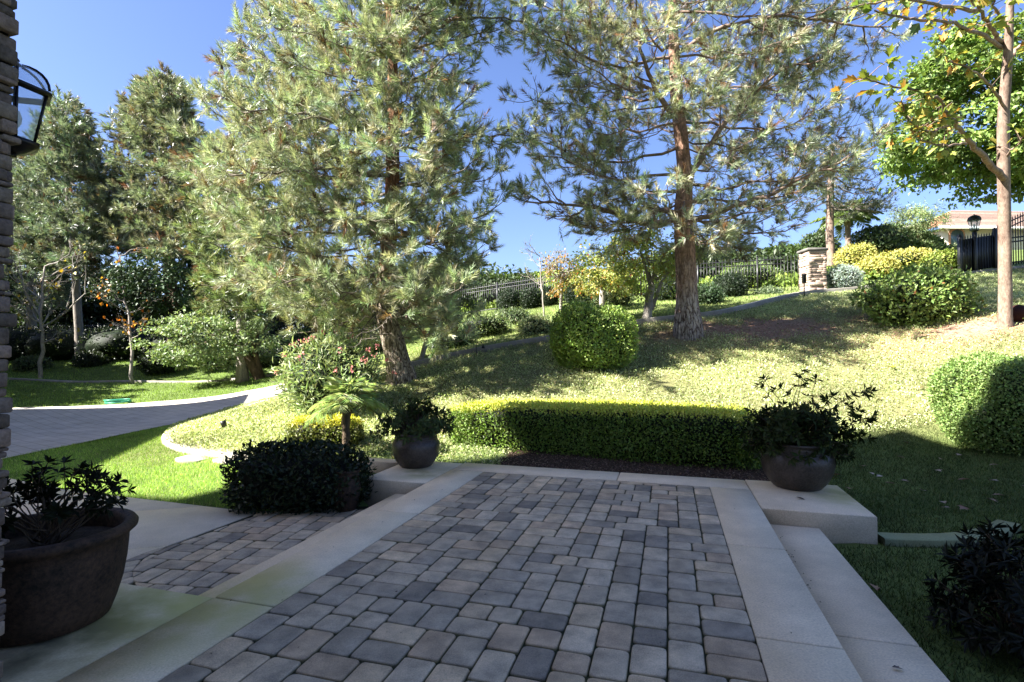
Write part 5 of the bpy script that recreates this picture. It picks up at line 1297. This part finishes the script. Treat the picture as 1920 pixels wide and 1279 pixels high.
V = [G0 * (1, 1, 0) + (0, 0, z0), G1 * (1, 1, 0) + (0, 0, z1), G1 * (1, 1, 0) + (0, 0, zf(440, 21.6)), G0 * (1, 1, 0) + (0, 0, zf(450, 20.6))]
V = np.array(V); mb.add(np.vstack((V + n2 * .05, V + n2 * .07)), [(0, 1, 2, 3), (7, 6, 5, 4), (0, 4, 5, 1), (1, 5, 6, 2), (2, 6, 7, 3), (3, 7, 4, 0)]); mb.build('solid_panel', M['iron'], gt)
archz = lambda t: zf(436, 21.8) + 1.35 * math.sin(min(1, t * 1.3 + .08) * math.pi / 2)
span(G1, G2, archz, 0, 42, z1, z2).build('arched_pickets', M['iron'], gt)
for k in range(2):
    mb = MB(); t = np.linspace(0, 1, 24); P = np.array([np.append((G1 + (G2 - G1) * x)[:2], archz(x) - .12 - .22 * k) for x in t]); mb.tube(P, .028, 5); mb.build('arch_rail', M['iron'], gt)
for hh in (.1, .95, 1.12):
    mb = MB(); P = np.array([np.append((G1 + (G2 - G1) * x)[:2], z1 + (z2 - z1) * x + hh) for x in (0, .5, 1)]); mb.tube(P, .03, 4); mb.build('rail', M['iron'], gt)
for Pp, zt in ((G0, zf(440, 20.6)), (G1, zf(428, 21.6))):
    mb = MB(); zb = gzl(Pp) - .1; mb.box((Pp[0], Pp[1], (zb + zt) / 2), (.11, .11, zt - zb), bev=.01); mb.build('post', M['iron'], gt)

def lantern(name, label, c, s, mat='iron', arm=None):
    """six-sided carriage lantern: c = middle of the base ring, s = overall height"""
    root = thing(name, label, 'lamp', c); c = np.array(c)
    a = np.linspace(0, 2 * math.pi, 7)[:-1] + .26
    def ring(r, z): return np.array([c + (math.cos(x) * r, math.sin(x) * r, z) for x in a])
    r0, r1 = s * .17, s * .27; zlo, zhi = s * .14, s * .66
    A, B = ring(r0, zlo), ring(r1, zhi)
    mb = MB()
    for k in range(6):
        mb.tube(np.array((A[k], B[k])), s * .018, 4); mb.tube(np.array((B[k], B[(k + 1) % 6])), s * .026, 4); mb.tube(np.array((A[k], A[(k + 1) % 6])), s * .022, 4)
        m = np.array((A[k] * .5 + A[(k + 1) % 6] * .5, B[k] * .5 + B[(k + 1) % 6] * .5)); 
    mb.lathe([(.001, 0), (r0 * .5, .02 * s), (r0 * .9, .06 * s), (r0 * 1.25, .10 * s), (r0 * 1.3, zlo), (.001, zlo)], c, 6, arc=(.26, 2 * math.pi + .26))
    mb.lathe([(r1 * .98, zhi - .01 * s), (r1 * 1.18, zhi - .005 * s), (r1 * 1.18, zhi + .02 * s), (r1 * 1.02, zhi + .045 * s)], c, 6, arc=(.26, 2 * math.pi + .26))
    mb.build('frame', M[mat], root)
    mb = MB()
    for k in range(6): mb.add([A[k], A[(k + 1) % 6], B[(k + 1) % 6], B[k]], [(0, 1, 2, 3)])
    mb.build('glass_pane', M['glass'], root)
    # curved glazed dome with ribs and a finial
    t = np.linspace(0, 1, 7); rr = r1 * 1.02 * np.cos(t * 1.45) + .01; zz = zhi + .045 * s + s * .24 * np.sin(t * 1.45)
    mb = MB(); mb.lathe(list(zip(rr, zz)), c, 6, arc=(.26, 2 * math.pi + .26)); mb.build('dome_glass', M['glass'] if arm is not None else M[mat], root)
    mb = MB()
    for x in a: mb.tube(np.array([c + (math.cos(x) * r, math.sin(x) * r, z) for r, z in zip(rr, zz)]), s * .016, 4)
    mb.lathe([(.001, zz[-1] - .01), (s * .05, zz[-1]), (s * .02, zz[-1] + s * .03), (s * .03, zz[-1] + s * .05), (.001, zz[-1] + s * .09)], c, 8); mb.build('dome_ribs', M[mat], root)
    mb = MB(); mb.lathe([(s * .02, zlo), (s * .025, zlo + .12 * s), (s * .02, zlo + .14 * s)], c, 10); mb.build('lamp_holder', M['white'], root)
    mb = MB(); mb.lathe([(s * .02, zlo + .14 * s), (s * .05, zlo + .20 * s), (s * .055, zlo + .26 * s), (s * .035, zlo + .32 * s), (.001, zlo + .34 * s)], c, 14); mb.build('bulb', M['bulb'], root, smooth=True)
    if arm is not None:
        mb = MB(); w_ = np.array(arm); mb.tube(np.array((w_ + (0, 0, -.0), (w_ + c) / 2 + (0, 0, -.05), c + (0, 0, .0))), s * .035, 8); mb.build('bracket', M[mat], root); mb = MB()
        mb.tube(np.array((w_ + (0, 0, s * .5), c + (0, 0, s * .62) - (c - w_) * .28)), s * .02, 6); mb.build('bracket', M[mat], root)
    return root
lantern('wall_lantern', 'glazed bronze wall lantern with domed top on the ledge stone pillar', uv(-3.175, 1.86, 2.50), .49, 'brass', arm=uv(-3.175, 1.66, 2.55))
c = at(1827, 435, 21); lantern('gate_lantern', 'black lantern on the driveway gate post', (c[0], c[1], zf(436, 21)), .72)
mb = MB(); zb = g(c[0], c[1]) - .1; zt = zf(436, 21) + .02; mb.box((c[0], c[1], (zb + zt) / 2), (.12, .12, zt - zb), bev=.01); mb.build('post', M['iron'], gt)

# far house on the hilltop
h0 = at(1760, 478, 42); zg = g(h0[0] + 3, h0[1] + 2)
fh = thing('hilltop_house', 'cream house with clay tile roof and arched window beyond the gate', 'house', (h0[0], h0[1], zg - .3))
zt = zf(428, 42); x0 = at(1766, 450, 42)[0]; x1 = x0 + 16; y0 = 42.0
mb = MB(); mb.prism([(x0, y0), (x1, y0 + 1), (x1, y0 + 9), (x0, y0 + 8)], zg - .5, zt); mb.build('wall', M['stucco'], fh)
xa, ya, zr = x0 - .8, y0 - .8, zt
mb = MB(); R0 = np.array([(xa, ya, zr), (x1, ya + .9, zr), (x1, y0 + 9, zr), (xa, y0 + 8.8, zr), (x0 + 4.2, y0 + 4, zr + 2.5), (x1, y0 + 4.6, zr + 2.5)])
for k in range(20):      # rows of tiles as stepped courses down the near slope and the hip
    t0, t1 = k / 20, (k + 1) / 20
    a0, a1 = R0[0] + (R0[4] - R0[0]) * t0, R0[0] + (R0[4] - R0[0]) * t1; b0, b1 = R0[1] + (R0[5] - R0[1]) * t0, R0[1] + (R0[5] - R0[1]) * t1
    c = np.array(random.choice([(.42, .33, .28), (.48, .39, .33), (.36, .28, .24), (.52, .44, .38)])); up = np.array((0, 0, .05))
    mb.add([a0 + up, b0 + up, b1, a1], [(0, 1, 2, 3)], c); mb.add([a0 + up, b0 + up, b0 - up * .2, a0 - up * .2], [(3, 2, 1, 0)], c * .6)
mb.add(R0[[0, 4, 3]], [(0, 1, 2)], (.3, .16, .1)); mb.build('roof', M['rooftile'], fh)
mb = MB(); mb.box(((xa + x1) / 2, ya + .45, zr - .09), (x1 - xa, .12, .2), rz=.05); mb.build('gutter', M['white'], fh)
wx = at(1794, 460, 42)[0]; wz = zf(452, 42)
arcp = [(wx - .5, wz - 1), (wx + .5, wz - 1), (wx + .5, wz + .45)] + [(wx + .5 * math.cos(t), wz + .45 + .45 * math.sin(t)) for t in np.linspace(0, math.pi, 9)[1:]]
def wall_poly(pts, y, th, mb, c=(.5, .5, .5)):
    n = len(pts); V = [(p[0], y, p[1]) for p in pts] + [(p[0], y + th, p[1]) for p in pts]
    mb.add(V, [tuple(range(n)), tuple(range(2 * n - 1, n - 1, -1))] + [(k, n + k, n + (k + 1) % n, (k + 1) % n) for k in range(n)], c)
cx = np.mean([p[0] for p in arcp]); big = [(wx + (p[0] - wx) * 1.25, wz + (p[1] - wz) * 1.1 + (.08)) for p in arcp]
mb = MB(); wall_poly(big, y0 - .05, .2, mb, (.40, .22, .15)); fr = mb.build('window', M['rooftile'], fh)
mb = MB(); wall_poly(arcp, y0 - .09, .06, mb); mb.build('pane', M['pane'], fr)

# ------------------------------------------------------------------ garden lights, hose, rock, leaves
def pathlight(name, label, c, h, r, kind):
    root = thing(name, label, 'garden light', c); c = np.array(c); mb = MB()
    if kind == 'bollard':
        mb.tube(np.array((c - (0, 0, .1), c + (0, 0, h * .62))), r * .3, 8); mb.build('stake', M['iron'], root); mb = MB()
        mb.lathe([(.001, h * .6), (r, h * .6), (r, h * .94), (r * 1.15, h * .95), (r * 1.1, h), (.001, h * 1.01)], c, 14); mb.build('head', M['iron'], root)
    elif kind == 'spot':
        mb.tube(np.array((c - (0, 0, .1), c + (0, 0, h * .4))), r * .4, 8); mb.build('stake', M['iron'], root); mb = MB()
        mb.tube(np.array((c + (-.02, 0, h * .35), c + (-.06, -.01, h))), [r, r * 1.2], 12); mb.build('head', M['iron'], root)
    elif kind == 'hat':
        mb.tube(np.array((c - (0, 0, .1), c + (0, 0, h * .9))), .012, 8); mb.build('stake', M['iron'], root); mb = MB()
        mb.lathe([(r, h * .78), (r * .98, h * .82), (r * .3, h), (.001, h * 1.04)], c, 18); mb.lathe([(r * .96, h * .785), (.001, h * .9)], c, 18); mb.build('hat', M['white'], root)
    else:
        a = np.linspace(0, math.pi, 10); mb.tube(np.array([c + (0, 0, -.1), c + (0, 0, h * .75)] + [c + (.09 - .09 * math.cos(t), 0, h * .75 + .09 * math.sin(t)) for t in a]), .011, 6); mb.build('stake', M['iron'], root)
        mb = MB(); mb.lathe([(.02, .0), (.05, -.08), (.045, -.08), (.001, -.01)], c + (.18, 0, h * .76), 12); mb.build('head', M['iron'], root)
def gnd(px, py, lo=4):
    p = onground(px, py, lo); p[2] = g(p[0], p[1]); return p
pathlight('spotlight', 'small black tilted spotlight in the sunlit ground cover bed', gnd(423, 808), .20, .05, 'spot')
pathlight('bollard_light', 'thin black bollard light in front of the stone gate pier', gnd(1508, 557), .80, .07, 'bollard')
pathlight('path_light', 'pale hat shaped path light left of the oleander', gnd(527, 752), .32, .12, 'hat')
pathlight('hook_light', 'black hook shaped path light on the hillside kerb', gnd(893, 668), .36, .1, 'hook')
p = gnd(221, 757, 12)
mb = MB(); t = np.linspace(0, 2 * math.pi * 5, 160); P = np.column_stack((p[0] + np.cos(t) * (.36 + .03 * np.sin(t * .7)), p[1] + np.sin(t) * (.34 + .03 * np.cos(t * .9)), p[2] + .03 + .022 * t / 6.28 + .01 * np.sin(t * 1.3))); mb.tube(P, .018, 6)
tag(mb.build('garden_hose', M['hose'], smooth=True), 'green garden hose coiled on the far driveway edge', 'hose')
p = gnd(1908, 602); mb = MB(); Dg = rvec(0) if False else None
th = np.linspace(0, 2 * math.pi, 16, endpoint=False); ph = np.linspace(-1.5, 1.5, 9); Dg = np.stack((np.cos(ph)[:, None] * np.cos(th), np.cos(ph)[:, None] * np.sin(th), np.repeat(np.sin(ph)[:, None], 16, 1)), -1).reshape(-1, 3)
i = np.arange(8)[:, None] * 16; j = np.arange(16)[None]; mb.add(p + (0, 0, .14) + Dg * (.24, .2, .2) * (1 + .2 * lump(Dg, 5))[:, None], np.stack((i + j, i + (j + 1) % 16, i + 16 + (j + 1) % 16, i + 16 + j), -1).reshape(-1, 4), (.035, .012, .010))
tag(mb.build('garden_rock', M['rooftile'], smooth=False), 'dark red rock on the slope at the right picture edge', 'rock')

# fallen leaves, each its own thing
def fallen(px, py, z, size, c, label, grp):
    if z is None: p = gnd(px, py, 3); p[2] += .045
    else: p = onz(px, py, z) + (0, 0, .012)
    mb = MB(); a = rng.random() * 6.28; d = np.array((math.cos(a), math.sin(a), rng.uniform(-.1, .25)))
    lobed(mb, p, d, norm(np.array((0, 0, 1.)) + .3 * rvec(1)[0]), size, c)
    tag(mb.build('fallen_leaf', M['dryleaf']), label, 'leaf', grp)
LB = [(.34, .25, .19), (.42, .33, .27), (.26, .16, .11), (.5, .42, .36)]
for k, (x, y) in enumerate([(1285, 663), (1255, 730), (830, 710), (905, 775), (955, 805), (1045, 790), (1470, 790), (1575, 795), (1680, 885), (1320, 935), (1535, 550), (1515, 615), (1025, 645), (1775, 825), (1455, 965), (1350, 965), (1100, 560), (1640, 700), (760, 840), (1200, 860), (1560, 900), (1420, 640), (700, 762), (860, 742)]):
    fallen(1360 + x * .3127, 660 + y * .3127, None, rng.uniform(.10, .17), LB[k % 4], 'dry brown plane leaf lying on the shaded lawn', 'fallen leaves on the shaded lawn')
for k, (x, y) in enumerate([(1190, 20), (1030, 190), (1065, 405), (565, 45), (820, 105), (195, 95), (640, 150), (1190, 230), (930, 300)]):
    fallen(1360 + x * .3127, 660 + y * .3127, None, rng.uniform(.12, .18), LB[k % 3], 'dry brown plane leaf on the sunlit slope', 'fallen leaves on the slope')
fallen(1665, 692, None, .2, (.5, .42, .03), 'bright yellow fallen leaf on the sunlit slope', 'fallen leaves on the slope')
fallen(1614, 1084, -.2, .13, (.5, .42, .34), 'pale curled leaf beside the right step edge', 'fallen leaves at the step')
fallen(1646, 1112, -.2, .12, (.38, .25, .16), 'tan fallen leaf beside the right step edge', 'fallen leaves at the step')
fallen(1672, 1255, -.142, .06, (.2, .17, .15), 'small grey leaf on the right step near its front', 'fallen leaves at the step')
fallen(1492, 934, .003, .10, (.07, .05, .035), 'dark dry leaf in front of the right pot', 'fallen leaves at the step')
# crumbs of litter along the foot of the upper band
mb = MB(); n = 260; v_ = rng.uniform(1.2, 5.5, n); u_ = .86 + np.abs(rng.normal(size=n)) * .05; k = np.sin(v_ * 3.1) + rng.normal(size=n) * .5 > .2
P = np.array([uv(a, b, -.143) for a, b in zip(u_[k], v_[k])]); leaves(mb, P, norm(rvec(len(P)) * .3 + (0, 0, 1)), rvec(len(P)) * (1, 1, .1), .022, .5, jit((.06, .04, .025), len(P), .4))
n = 320; P = np.array([uv(a, b, .002) for a, b in zip(rng.uniform(-2.6, .8, n), rng.uniform(1.4, 6.7, n))]); leaves(mb, P, norm(rvec(n) * .3 + (0, 0, 1)), rvec(n) * (1, 1, .1), .004 + .016 * rnd(n) ** 3, .5, jit((.06, .042, .03), n, .4))
tag(mb.build('leaf_litter', M['dryleaf']), kind='stuff')
